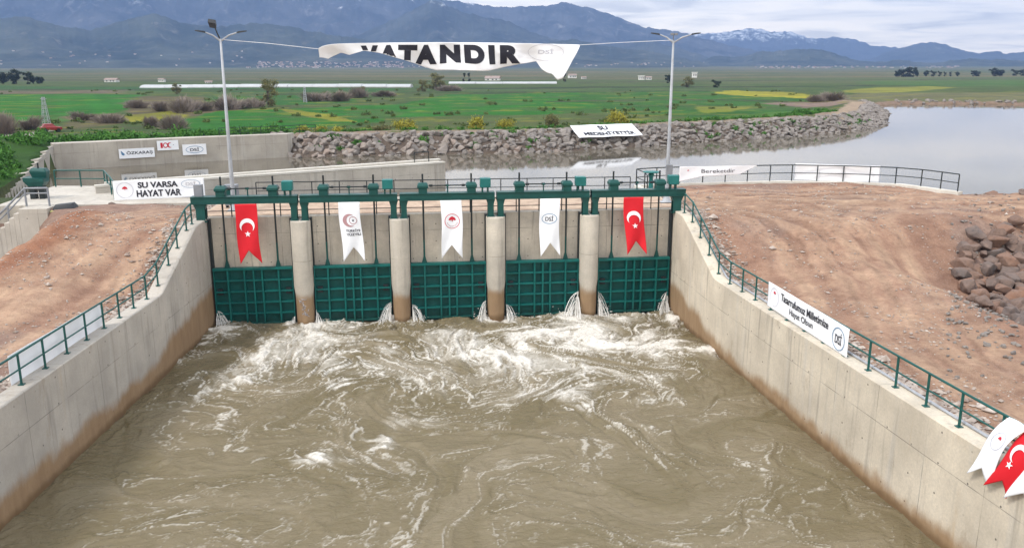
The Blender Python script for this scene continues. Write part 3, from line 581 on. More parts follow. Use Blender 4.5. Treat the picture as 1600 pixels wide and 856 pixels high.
def mountains(pts, D, w, seed, m, back=0.5, rug=0.32):
    az = []; el = []
    for x, y in pts:
        d = ray(x, y); az.append(math.atan2(d[0], d[1])); el.append(d[2] / math.hypot(d[0], d[1]))
    na = int((az[-1] - az[0]) / 0.0011) + 2; A = np.linspace(az[0], az[-1], na)
    e = np.interp(A, az, el) + 0.0016 * (fbm(A * 170, A * 0 + seed, 4, seed) - 0.5) * 2; crest = np.maximum(e, 0) * D
    rr = np.concatenate([np.linspace(D - w, D, 70), np.linspace(D, D + w * back, 22)[1:]])
    Rr, AA = np.meshgrid(rr, A, indexing='ij'); T = np.where(Rr <= D, (Rr - (D - w)) / w, 1 - (Rr - D) / (w * back)); Cr = np.broadcast_to(crest, T.shape)
    x = CAM[0] + Rr * np.sin(AA); y = CAM[1] + Rr * np.cos(AA)
    rd = ridged(x / (0.22 * w), y / (0.22 * w), 6, seed + 5, 0.52)
    shape = T ** 1.35 * (1 - rug * 4 * T * (1 - T) * (1 - rd) * 1.6) + 0.10 * T * (1 - T) * (rd - 0.5)
    Z = 5 + (Cr + 8) * shape
    lim = np.where(Rr < D, 13.1 + e[None, :] * Rr * 0.985, 1e9); Z = np.minimum(Z, np.maximum(lim, 6))
    Z = np.where(T <= 0.001, -8, Z)
    V = np.stack([x.ravel(), y.ravel(), Z.ravel()], 1)
    tag(link('hills', np_mesh('hills', V, grid_faces(na, len(rr)), m)), kind='structure')
m_near = mountain_mat('foothill_scrub', (0.015, 0.026, 0.020), (0.060, 0.070, 0.052), (0.16, 0.145, 0.13), 999, 0)
m_mid = mountain_mat('mountain_forest', (0.014, 0.024, 0.022), (0.055, 0.066, 0.058), (0.15, 0.14, 0.13), 250, 0.35)
m_high = mountain_mat('high_mountain', (0.018, 0.028, 0.030), (0.065, 0.072, 0.074), (0.22, 0.21, 0.21), 350, 0.6)
m_snow = mountain_mat('snowy_mountain', (0.022, 0.034, 0.04), (0.045, 0.055, 0.065), (0.15, 0.15, 0.16), 178, 0.6)
mountains([(-500, 40), (-200, -20), (0, -60), (120, -75), (260, -40), (420, -55), (560, -35), (680, -2), (740, 6), (770, 11), (850, 10), (880, 4), (905, 9), (930, 15), (960, 26), (985, 36), (1010, 44), (1040, 46), (1080, 55), (1120, 66), (1200, 84), (1260, 103)], 4300, 1100, 11, m_high)
mountains([(930, 103), (1000, 70), (1060, 60), (1090, 54), (1120, 51), (1150, 47), (1172, 45), (1190, 46), (1205, 51), (1235, 50), (1260, 58), (1280, 62), (1300, 58), (1320, 60), (1345, 65), (1360, 72), (1390, 73), (1420, 80), (1500, 103)], 6000, 1000, 23, m_snow, rug=0.25)
mountains([(400, 103), (480, 75), (560, 55), (600, 38), (640, 18), (672, 2), (690, 4), (720, 18), (760, 28), (790, 32), (830, 50), (870, 62), (905, 70), (950, 72), (1010, 62), (1030, 68), (1070, 78), (1110, 90), (1180, 100), (1240, 103)], 3350, 800, 37, m_mid)
mountains([(1300, 103), (1360, 92), (1390, 80), (1420, 72), (1452, 65), (1475, 70), (1500, 77), (1530, 84), (1550, 80), (1575, 84), (1600, 80), (1660, 72), (1760, 78), (1900, 60), (2200, 90), (2400, 103)], 5200, 1000, 41, m_mid, rug=0.22)
mountains([(1040, 103), (1090, 95), (1120, 88), (1150, 90), (1185, 82), (1215, 80), (1245, 78), (1275, 78), (1300, 82), (1330, 92), (1360, 97), (1400, 94), (1450, 98), (1520, 92), (1600, 95), (1700, 103)], 3100, 500, 47, m_near, rug=0.2)
mountains([(-500, 70), (-300, 40), (-60, 55), (0, 28), (40, 26), (90, 40), (140, 48), (200, 30), (240, 22), (300, 40), (350, 42), (400, 36), (450, 42), (520, 56), (570, 62), (640, 78), (720, 84), (800, 80), (860, 66), (900, 62), (940, 72), (1000, 78), (1060, 90), (1120, 103)], 2750, 750, 53, m_near)

def town():
    rng = random.Random(4); wm = MB(); rm = MB(); bpy.context.view_layer.update(); dg = bpy.context.evaluated_depsgraph_get()
    spots = [(400 + rng.uniform(0, 230), rng.uniform(97, 106)) for _ in range(170)] + [(rng.uniform(380, 760), rng.uniform(102, 107)) for _ in range(70)] + [(rng.uniform(1180, 1500), rng.uniform(104, 107)) for _ in range(90)] + [(rng.uniform(900, 1100), rng.uniform(98, 105)) for _ in range(25)] + [(rng.uniform(0, 380), rng.uniform(80, 104)) for _ in range(25)]
    for x, y in spots:
        hit = scene.ray_cast(dg, Vector(CAM), Vector(ray(x, y)).normalized())
        if not hit[0] or not 1200 < hit[1].y < 3200: continue
        c = np.array(hit[1])
        w, h, q = rng.uniform(2.5, 5.5), rng.uniform(1.6, 3), rng.uniform(3, 6)
        wm.box(c[0] - w / 2, c[0] + w / 2, c[1] - q / 2, c[1] + q / 2, c[2] - 2, c[2] + h / 2)
        rm.add([(c[0] - w / 2 - .3, c[1] - q / 2 - .3, c[2] + h / 2), (c[0] + w / 2 + .3, c[1] - q / 2 - .3, c[2] + h / 2), (c[0] + w / 2 + .3, c[1] + q / 2 + .3, c[2] + h / 2), (c[0] - w / 2 - .3, c[1] + q / 2 + .3, c[2] + h / 2), (c[0] - w / 2, c[1], c[2] + h / 2 + 1.0), (c[0] + w / 2, c[1], c[2] + h / 2 + 1.0)],
               [(0, 1, 5, 4), (2, 3, 4, 5), (0, 4, 3), (1, 2, 5)])
    t = NT('town_walls'); o = t.noise(t.pos(), 0.05, 2); mw = t.fin(t.mix(t.remap(o, 0.4, 0.6), (0.30, 0.26, 0.24), (0.62, 0.60, 0.58)), 0.9)
    t = NT('town_roofs'); mr = t.fin(t.mix(t.noise(t.pos(), 0.05, 2), (0.22, 0.10, 0.07), (0.30, 0.25, 0.22)), 0.9)
    root = link('far_town', wm.mesh('far_town', mw)); tag(root, 'pale houses of a far town scattered along the foot of the blue mountains', 'town', None, 'stuff')
    k = rm.build('roof', mr, root); k['kind'] = 'stuff'
town()
def haze():
    t = NT('valley_haze'); nt = t.nt; nt.nodes.remove(t.b)
    v = t.n('ShaderNodeVolumePrincipled'); v.inputs['Color'].default_value = (*HAZE_COL, 1); v.inputs['Density'].default_value = HAZE; v.inputs['Anisotropy'].default_value = 0.0
    v.inputs['Density Attribute'].default_value = ''; v.inputs['Temperature Attribute'].default_value = ''; v.inputs['Color Attribute'].default_value = ''
    t.L(v.outputs[0], t.out.inputs['Volume'])
    o = MB().box(-5200, 5200, -650, 6900, -9, 560).build('haze', t.m); tag(o, 'blue haze filling the valley air', 'haze', None, 'stuff')
HAZE, HAZE_COL = 2.0e-4, (0.275, 0.42, 0.77)
haze()

# ------------------------------------------------------------------ concrete structures
def side_wall(name, inner, sgn, m, label):
    ysd = np.concatenate([np.arange(-44, -6.2, 1.2), np.arange(-6.2, 0.9, 0.3), [0.94]]); rings = []
    for y in ysd:
        x = float(inner(y)); z = float(ztop(y)); o = x + sgn * 0.66
        sec = [(x, y, -2), (x, y, z - 0.03), (x + sgn * 0.03, y, z), (o - sgn * 0.03, y, z), (o, y, z - 0.03), (o, y, -2)]
        rings.append(sec if sgn < 0 else sec[::-1])
    b = MB().loft(rings, False); return tag(b.build(name, m), label, 'wall')
side_wall('channel_wall', xl, -1, M['wall'], 'grey concrete channel wall stained brown at the waterline, carrying the long white banner seen from behind')
side_wall('channel_wall', xr, 1, M['wall_right'], 'pale cream concrete channel wall with rust streaks, the three hanging pennants draped over it')

def headwall():
    b = MB(); b.box(-12.7, 12.75, 0.95, 1.35, 2.75, 5.6); b.box(-12.7, 12.75, 1.352, 6.28, 5.0, 5.58); b.box(-12.7, 12.75, 5.9, 6.3, 2.2, 4.998)
    o = b.build('headwall', M['head'], None, 0.02); tag(o, 'weathered concrete headwall and deck above the five green gates', 'wall')
    s = MB().box(-12.7, 12.75, 6.02, 6.34, 5.605, 5.70); s.build('kerb', M['coping'], o)
headwall()
def deck_dirt():                                    # trodden soil and dust lying on the deck
    xs = np.arange(-12.6, 12.7, 0.25); ys = np.arange(1.5, 6.0, 0.25); X, Y = np.meshgrid(xs, ys)
    Z = 5.588 + 0.03 * fbm(X, Y, 3, 5); Cc = np.array([0.60, 0.475, 0.37]) * (0.85 + 0.35 * fbm(X / 2, Y / .6, 4, 6))[..., None]; mk = np.zeros(X.shape + (3,)); mk[..., 0] = 1
    tag(link('path', np_mesh('path', np.stack([X.ravel(), Y.ravel(), Z.ravel()], 1), grid_faces(len(xs), len(ys)), M['ground'], True, {'col': Cc.reshape(-1, 3), 'mask': mk.reshape(-1, 3)})), kind='structure')
deck_dirt()
PX = [-7.5, -2.5, 2.5, 7.5]
def piers():
    labs = ['round-nosed concrete pier with chalky scribble above the water, beside the left red flag', 'concrete pier between the crescent emblem pennant and the wheat emblem pennant',
            'concrete pier between the wheat emblem pennant and the oval logo pennant', 'concrete pier between the oval logo pennant and the right red flag']
    for x, lab in zip(PX, labs):
        def sec(w, z, y0):
            h = w / 2; pts = []
            for k in range(13):
                a = math.pi * k / 12; pts.append((x - h * math.cos(a), y0 + 0.5 - 0.5 * math.sin(a), z))
            return pts + [(x + h, 0.949, z), (x - h, 0.949, z)]
        b = MB(); b.loft([sec(0.90, -2, 0.04), sec(0.90, 1.55, 0.04), sec(1.0, 2.0, 0), sec(1.0, 5.38, 0), sec(0.99, 5.44, 0.01), sec(0.93, 5.48, 0.05)], True)
        o = b.build('pier', M['pier']); tag(o, lab, 'pier', 'concrete piers between the gates')
        es = o.modifiers.new('edges', 'EDGE_SPLIT'); es.split_angle = rad(35)
        if x == -7.5:
            g = MB(); rng = random.Random(2)
            for k in range(16):
                zc = 0.55 + k * 0.06; xc = x + rng.uniform(-0.14, 0.14); pts = []
                for q in range(4):
                    xx = xc + rng.uniform(-.12, .12); pts.append((xx, 0.54 - 0.5 * math.sqrt(max(0.02, 1 - ((xx - x) / .45) ** 2)) - 0.008, zc + rng.uniform(-.09, .09)))
                g.tube(pts, 0.012, 5)
            g.build('scribble', M['greyink'], o)
piers()

BAYS = [(-12.05, -8.0), (-7.0, -3.0), (-2.0, 2.0), (3.0, 7.0), (8.0, 12.0)]
BAYN = ['under the left red crescent flag', 'under the crescent emblem pennant', 'under the wheat emblem pennant', 'under the oval logo pennant', 'under the right red crescent flag']
def gates():
    rng = random.Random(9)
    for (a, b), nm in zip(BAYS, BAYN):
        t = thing('sluice_gate', ((a + b) / 2, 0.7, 0), 'dark green ribbed steel sluice gate ' + nm, 'gate', 'sluice gates across the channel'); h = (b - a) / 2 - 0.03; top = 3.02
        MB().box(-h, h, 0.0, 0.05, -1.2, top).build('skin_plate', M['gate'], t)
        r = MB()
        for z in [0.08, 0.62, 1.2, 1.79, 2.38]: r.box(-h + .06, h - .06, -0.20, -0.002, z - 0.04, z + 0.04)
        xsv = [-h + 0.72, -h + 1.55, 0.0 + 0.02, h - 1.55, h - 0.72]
        for x in xsv: r.box(x - .045, x + .045, -0.225, -0.003, -1.0, top - 0.1)
        r.build('ribs', M['gate_lit'], t, 0.008)
        f = MB(); f.box(-h, h, -0.25, 0.08, top - 0.09, top + 0.03); f.box(-h, -h + 0.055, -0.18, -0.004, -1.1, top - 0.092); f.box(h - 0.055, h, -0.18, -0.004, -1.1, top - 0.092)
        f.build('frame', M['gate_lit'], t, 0.008)
        for s in (-1, 1):
            k = MB(); k.box(s * (h - .28) - .13, s * (h - .28) + .13, -0.13, -0.005, 1.62, 1.95); k.build('guide_roller', M['black'], t, 0.01)
        for s in (-1, 1):
            xx = s * (h - 0.72); q = MB(); q.tube([(xx, -0.08, top + 0.02), (xx, -0.08, 4.3)], 0.05, 8); q.add([(xx - .14, -.12, top + .032), (xx + .14, -.12, top + .032), (xx + .14, -.03, top + .032), (xx - .14, -.03, top + .032), (xx - .04, -.12, top + .42), (xx + .04, -.12, top + .42), (xx + .04, -.03, top + .42), (xx - .04, -.03, top + .42)],
                                      [(0, 3, 2, 1), (4, 5, 6, 7), (0, 1, 5, 4), (1, 2, 6, 5), (2, 3, 7, 6), (3, 0, 4, 7)])
            q.build('lifting_lug', M['green'], t)
            z1 = 7.72; MB().tube([(xx, -0.08, 4.3), (xx, -0.08, z1)], 0.047, 8).build('screw_stem', M['black'], t)
        for s in (-1, 1):
            MB().box(s * (h + .025) - .05, s * (h + .025) + .05, -0.05, 0.24, -1.2, 5.56).build('guide_rail', M['black'], t)
gates()
def hoists():
    ends = [(-12.75, -7.56), (-7.44, -2.56), (-2.44, 2.44), (2.56, 7.44), (7.56, 12.62)]
    for i, ((a, b), (g0, g1), nm) in enumerate(zip(ends, BAYS, BAYN)):
        t = thing('hoist_frame', ((a + b) / 2, 0.55, 5.5), 'dark green steel hoist beam with gearboxes, the one ' + nm.replace('under', 'above'), 'hoist', 'gate hoists on green beams'); c = (a + b) / 2; h = (b - a) / 2
        bm_ = MB(); bm_.box(-h, h, -0.25, -0.20, 0.93, 1.22); bm_.box(-h, h, 0.20, 0.25, 0.93, 1.22); bm_.box(-h, h, -0.29, 0.29, 1.223, 1.262); bm_.box(-h, h, -0.29, 0.29, 0.888, 0.927); bm_.build('beam', M['green'], t, 0.006)
        for s in (-1, 1):
            x = s * (h - (0.2 if abs(c + s * h) < 12 else 0.42)); w = 0.15 if abs(c + s * h) < 12 else 0.22
            l = MB(); l.box(x - w, x + w, -0.2, -0.16, 0.005, 0.886); l.box(x - w, x + w, 0.16, 0.2, 0.005, 0.886); l.box(x - .02, x + .02, -0.158, 0.158, 0.005, 0.886); l.box(x - w - .06, x + w + .06, -.26, .26, -0.018, 0.004)
            l.add([(x - w, -.19, .62), (x + w, -.19, .62), (x + w * 1.5, -.19, .885), (x - w * 1.5, -.19, .885), (x - w, .19, .62), (x + w, .19, .62), (x + w * 1.5, .19, .885), (x - w * 1.5, .19, .885)], [(0, 1, 2, 3), (7, 6, 5, 4), (0, 3, 7, 4), (1, 5, 6, 2)])
            l.build('leg', M['green'], t, 0.005)
        gh_ = (g1 - g0) / 2 - 0.03; gc = (g0 + g1) / 2 - c
        for s in (-1, 1):
            x = gc + s * (gh_ - 0.72)
            q = MB(); q.loft([[(x - .22, -.25, 1.264), (x + .22, -.25, 1.264), (x + .22, .27, 1.264), (x - .22, .27, 1.264)], [(x - .22, -.25, 1.5), (x + .22, -.25, 1.5), (x + .22, .27, 1.5), (x - .22, .27, 1.5)],
                              [(x - .28, -.29, 1.54), (x + .28, -.29, 1.54), (x + .28, .31, 1.54), (x - .28, .31, 1.54)], [(x - .28, -.29, 1.66), (x + .28, -.29, 1.66), (x + .28, .31, 1.66), (x - .28, .31, 1.66)], [(x - .2, -.17, 1.78), (x + .2, -.17, 1.78), (x + .2, .18, 1.78), (x - .2, .18, 1.78)]], False)
            q.build('gearbox', M['green'], t, 0.02)
        x0, x1 = gc - gh_ + 0.72, gc + gh_ - 0.72
        sh = MB(); sh.tube([(x0 + .3, .02, 1.62), (x1 - .3, .02, 1.62)], 0.032, 8)
        for xx in (x0 + .42, x1 - .42, gc): sh.tube([(xx - .08, .02, 1.62), (xx + .08, .02, 1.62)], 0.065, 8)
        sh.build('drive_shaft', M['black'], t)
        st = MB(); st.tube([(gc + .02, .02, 1.262), (gc + .02, .02, 1.60)], 0.035, 6); st.box(gc - .06, gc + .1, -.06, .1, 1.58, 1.66); st.build('shaft_support', M['green'], t)
        xm = x1 + 0.72; mo = MB(); mo.box(xm - .27, xm + .27, -.24, .24, 1.5, 1.98); mo.build('motor_box', M['teal'], t, 0.035)
        ft = MB(); ft.box(xm - .19, xm - .11, -.12, .12, 1.264, 1.498); ft.box(xm + .09, xm + .17, -.12, .12, 1.264, 1.498); ft.box(xm - .22, xm + .20, -.13, .13, 1.48, 1.52); ft.build('motor_bracket', M['green'], t)
        if i == 0: MB().box(-h + .18, -h + .58, -.15, .15, 1.264, 1.86).build('stub_post', M['grey'], t, 0.01)
hoists()
def leak_foam():                                   # white water squirting out beside the gate edges
    t = NT('white_spray'); m = t.fin(t.mix(t.noise(t.pos(), 6, 3), (0.66, 0.63, 0.57), (0.86, 0.85, 0.83)), 0.5)
    rng = random.Random(5)
    spots = [(-12.0, .6, .8, 1, 1.0), (-8.05, .5, .4, -1, .45), (-6.95, .5, .75, 1, .5), (-3.05, .5, 1.0, -1, .9), (-1.95, .5, .85, 1, .8), (1.95, .5, 1.0, -1, .7), (3.05, .5, .7, 1, .8), (6.95, .5, 1.3, -1, 1.3), (8.05, .5, 1.25, 1, .9), (11.95, .6, 1.15, -1, .8)]
    b = MB()
    for x, y, hgt, s, w in spots:
        for k in range(int(42 * w)):
            h0 = hgt * rng.random() ** .8; out = (.04 + .75 * rng.random() ** 1.8) * w * (.35 + .65 * h0 / hgt); fw = rng.uniform(-.1, .9) * w; pts = []
            for q in range(6):
                f = q / 5; pts.append((x + s * out * f ** .8 + rng.uniform(-.015, .015), y - fw * f, h0 * (1 - f * f) - .06 * f))
            r0 = rng.uniform(.004, .014); b.tube(pts, [r0 * .6, r0, r0 * 1.2, r0 * 1.4, r0 * 1.7, r0 * 1.9], 4, False)
        for k in range(int(150 * w)):
            px, py, pz = x + s * abs(rng.gauss(0, .38)) * w, y - abs(rng.gauss(.1, .4)) * w, abs(rng.gauss(0, .22)) * hgt * .8; r = rng.uniform(.008, .032)
            b.add([(px + r, py, pz), (px - r, py, pz), (px, py + r, pz), (px, py - r, pz), (px, py, pz + r), (px, py, pz - r)], [(0, 2, 4), (2, 1, 4), (1, 3, 4), (3, 0, 4), (2, 0, 5), (1, 2, 5), (3, 1, 5), (0, 3, 5)])
    tag(b.build('splash_foam', m), kind='stuff')['label'] = 'white leakage spray at the gate edges'
leak_foam()

def divider():
    a0, a1 = Vector((-20.8, 10.3, 0)), Vector((0.65, 20.9, 0)); a2 = Vector((-20.8, 11.9, 0)); a3 = Vector((0.2, 23.2, 0)); T = 5.95
    b = MB(); b.prism([a0[:2], a1[:2], a3[:2], a2[:2]], 2.2, T); o = b.build('divider_wall', M['concrete'], None, 0.03); tag(o, 'long concrete divider wall with two white edged copings standing in the lake behind the gates', 'wall')
    for p, q, s in ((a0, a1, 1), (a2, a3, -1)):
        d = (q - p).normalized(); n = Vector((-d.y, d.x, 0)) * s; k = MB(); k.prism([tuple((p + n * -.03)[:2]), tuple((q + n * -.03)[:2]), tuple((q + n * .34)[:2]), tuple((p + n * .34)[:2])][::s], T + .004, T + .16); k.build('coping', M['coping'], o, 0.02)
    r = thing('ladder_rail', (-1.1, 21.6, T), 'small black square ladder rail on the end of the divider wall', 'railing')
    for s in (-.55, .55): MB().tube([(s, 0.5 + s * .5, 0.0), (s, .5 + s * .5, 0.75)], 0.035, 6).build('post', M['black'], r)
    MB().tube([(-.58, .22, .75), (.58, .78, .75)], 0.035, 6).build('rail', M['black'], r)
divider()
def platform():
    b = MB(); b.prism([(-24.7, 6.2), (-12.75, 6.2), (-12.75, 8.0), (-18.7, 8.2), (-21.1, 13.8), (-24.7, 14.3)], 2.2, 5.6); o = b.build('platform', M['concrete'], None, 0.03)
    tag(o, 'pale concrete service platform at the head of the stairs, railed on the lake side', 'platform')
platform()
def stairs():
    b = MB(); n = 9
    for k in range(n): b.box(-22.98 - 0.27 * (k + 1), -22.98 - 0.27 * k - 0.0015, 5.0, 6.19, 0.8, 5.58 - 0.25 * (k + 1))
    b.box(-22.978, -21.5, 5.0, 6.19, 0.8, 5.58); b.box(-30, -25.42, 4.6, 6.19, 0.8, 3.1)
    o = b.build('stairs', M['concrete'], None, 0.015); tag(o, 'concrete stair flight descending away from the platform at the far left edge', 'stairs')
stairs()
def back_wall():
    P = [(-32.5, 34.2), (-29.6, 35.7), (-23.4, 39.0), (-14.0, 42.9)]; b = MB(); out = [(-33.2, 35.5), (-30.2, 36.9), (-24.0, 40.2), (-13.6, 44.5)]
    b.prism(P + out[::-1], 2.0, 6.58); o = b.build('back_wall', M['backwall'], None, 0.03); tag(o, 'long grey concrete retaining wall across the bay, with three white sign boards on it', 'wall')
    w = MB(); n = 14
    for k in range(n):
        f0, f1 = k / n, (k + 1) / n; q = [Vector(WING[2]).lerp(Vector((-27.4, 11.0)), f) for f in (f0, f1)]; d = (q[1] - q[0]).normalized(); nn = Vector((d.y, -d.x)) * -0.7; e = d * 0.002
        w.prism([tuple(q[0] + e), tuple(q[1]), tuple(q[1] - nn), tuple(q[0] + e - nn)][::-1], 2.0, 6.4 - 2.2 * f0)
    o2 = w.build('wing_wall', M['backwall'], None, 0.02); tag(o2, 'stepped concrete wing wall stepping down beside the grassy slope on the left', 'wall')
back_wall()
def kerb_wall():
    pts = CURVE; b = MB(); n = len(pts); inn = []; 
    for i in range(n):
        a = Vector(pts[max(i - 1, 0)]); c = Vector(pts[min(i + 1, n - 1)]); d = (c - a).normalized(); inn.append(Vector(pts[i]) + Vector((d.y, -d.x)) * 0.42)
    rings = [[(p[0], p[1], 2.0), (q[0], q[1], 2.0), (q[0], q[1], 5.62), (p[0], p[1], 5.62)] for p, q in zip(pts, inn)]
    b.loft(rings, False); o = b.build('kerb_wall', M['coping'], None, 0.02); tag(o, 'pale curved concrete kerb wall holding the dirt plateau above the lake', 'wall')
kerb_wall()

# ------------------------------------------------------------------ railings
def railing(name, label, posts, height, m, mid=(0.5,), r=0.03, base=True, cat='railing', extra=None):
    o = thing(name, posts[0], label, cat); P = [Vector(p) - Vector(posts[0]) for p in posts]; r = r * 1.25
    b = MB().tube([(0, 0, 0.0), (0, 0, height - 0.002)], r * 1.05, 8)
    if base: b.box(-.085, .085, -.085, .085, -.012, .012)
    me = b.mesh('post', m)
    for p in P: link('post', me, o).location = p
    MB().tube([p + Vector((0, 0, height)) for p in P], r, 8).build('rail', m, o)
    for q in mid: MB().tube([p + Vector((0, 0, height * q)) for p in P], r * 0.75, 8).build('rail', m, o)
    return o
ly = [-0.55, -1.4, -2.75, -4.0, -5.4, -6.7, -8.05, -9.4, -10.75, -12.15, -13.6, -15.05, -16.5, -18, -19.45, -20.9, -22.3, -23.8, -25.2, -26.6]
railing('wall_railing', 'dark green steel railing on the left channel wall, the white banner standing behind it', [(float(xl(y)) - 0.36, y, float(ztop(y)) + .012) for y in ly], 1.0, M['rail'])
ry = [-0.2, -1.6, -2.9, -4.28, -5.66, -7.05, -8.42, -9.78, -11.25, -12.7, -14.1, -15.5, -16.9, -18.3, -19.8, -21.3, -22.75, -24.3, -25.7, -27.1, -28.5]
railing('wall_railing', 'dark green steel railing on the right channel wall, hung with a white banner and pennants', [(float(xr(y)) + 0.34, y, float(ztop(y)) + .012) for y in ry], 1.0, M['rail'])
b = MB().tube([(float(xr(y)) + 0.60, y, float(ztop(y)) + .05) for y in np.arange(-28.5, -0.3, 0.4)], 0.045, 8); tag(b.build('conduit_pipe', M['galv']), 'thin grey conduit pipe lying along the back of the right channel wall', 'pipe')
railing('deck_railing', 'thin black railing along the near edge of the deck, just behind the flags', [(x, 1.15, 5.6) for x in np.arange(-12.2, 12.4, 1.22)], 0.72, M['black'], (0.42,), 0.022, False)
railing('deck_railing', 'thin black railing along the lake edge of the deck, behind the gearboxes', [(x, 6.16, 5.70) for x in np.arange(-10.6, 11.5, 1.55)], 0.98, M['black'], (0.5,), 0.022, False)
cp = [(12.25, 6.5), (12.55, 8.2), (12.5, 10.0), (14.0, 10.6), (15.6, 10.75), (17.2, 10.85), (18.75, 10.9), (20.3, 10.97), (21.9, 11.05), (23.4, 11.0), (25.0, 10.65), (26.6, 10.2), (28.1, 9.55), (29.5, 8.85), (30.5, 7.6), (31.0, 6.3), (31.35, 5.1)]
railing('lakeside_railing', 'black railing curving round the dirt plateau beside the lake on the right', [(x, y, 5.62) for x, y in cp], 1.05, M['black'], (0.5,), 0.028, False)
railing('platform_railing', 'dark green guard railing round the lake side of the pale platform', [(-24.4, 13.7, 5.6), (-22.8, 13.55, 5.6), (-21.25, 13.3, 5.6), (-20.5, 11.6, 5.6), (-19.7, 9.8, 5.6), (-18.95, 8.0, 5.6)], 1.05, M['rail'], (0.5,), 0.035, False)
railing('stair_railing', 'grey steel railing running down the concrete stair flight at the far left', [(-21.7, 5.9, 5.58), (-22.9, 5.9, 5.58), (-23.9, 5.9, 4.6), (-24.9, 5.9, 3.7), (-26.2, 5.9, 3.1)], 1.0, M['grey'], (0.72,), 0.045, False)

# ------------------------------------------------------------------ lamps
def lamp(x, y, label, heads, extra):
    o = thing('lamp_post', (x, y, DECK), label, 'lamp post', 'tall lamp posts on the deck')
    MB().lathe([(0.0, 8.82), (0.055, 8.82), (0.09, 4.0), (0.125, 0.05), (0.125, 0.0)][::-1], n=14).build('pole', M['galv'], o)
    MB().box(-.34, .34, -.34, .34, 0.0, .04).lathe([(0.27, .04), (0.14, .34)], n=14).build('base', M['galv'], o)
    for dx, dy in heads:
        d = Vector((dx, dy, 0)).normalized(); L = math.hypot(dx, dy)
        a = MB().tube([Vector((0, 0, 8.7)), d * (L * .5) + Vector((0, 0, 8.98)), d * L + Vector((0, 0, 9.12))], [.05, .04, .032], 8).build('arm', M['galv'], o)
        e = Vector((-d.y, d.x, 0)); up = Vector((0, 0, .16)); rings = []
        for f, w, h in ((0, .05, .04), (.08, .09, .06), (.34, .11, .05), (.46, .09, .035), (.5, .05, .02)):
            c = d * (L + f) + Vector((0, 0, 9.12 + f * .16)); rings.append([c - e * w - Vector((0, 0, h * .5)), c + e * w - Vector((0, 0, h * .5)), c + e * w * .8 + Vector((0, 0, h)), c - e * w * .8 + Vector((0, 0, h))])
        MB().loft(rings, False).build('lamp_head', M['lamp'], o, 0.01)
    if extra == 'flood':
        MB().tube([(0, 0, 8.75), (-.12, -.1, 9.1), (-.2, -.14, 9.35)], .03, 6).build('arm', M['lamp'], o)
        MB().loft([[(-.42, -.3, 9.35), (-.1, -.3, 9.3), (-.1, -.12, 9.5), (-.42, -.12, 9.55)], [(-.48, -.36, 9.6), (-.12, -.36, 9.55), (-.12, -.2, 9.72), (-.48, -.2, 9.78)]], False).build('floodlight', M['lamp'], o, 0.015)
        MB().lathe([(.09, 2.1), (.09, 2.5), (.05, 2.62)], n=10).build('camera_housing', M['whiteink'], o)
        MB().lathe([(.001, 1.98), (.085, 2.03), (.085, 2.099)], n=10).build('camera_dome', M['black'], o)
    else:
        MB().box(-.12, .12, -.015, .06, 9.12, 9.18).tube([(0, 0, 8.8), (0, 0, 9.13)], .025, 6).build('bracket', M['grey'], o)
        for s in (-.11, .11): MB().box(s - .08, s + .08, -.16, -.02, 9.08, 9.2).build('floodlight', M['grey'], o, .01)
        MB().box(-.16, .2, -.3, -.13, 1.5, 2.15).build('junction_box', M['grey'], o, .01)
lamp(-11.24, 3.0, 'lamp post with a floodlight and white camera behind the left red flag', [(-.68, -.15), (.8, .1)], 'flood')
lamp(12.45, 3.18, 'tall galvanised lamp post with two lamp arms beside the right end of the deck', [(-.7, .2), (.95, -.1)], 'box')

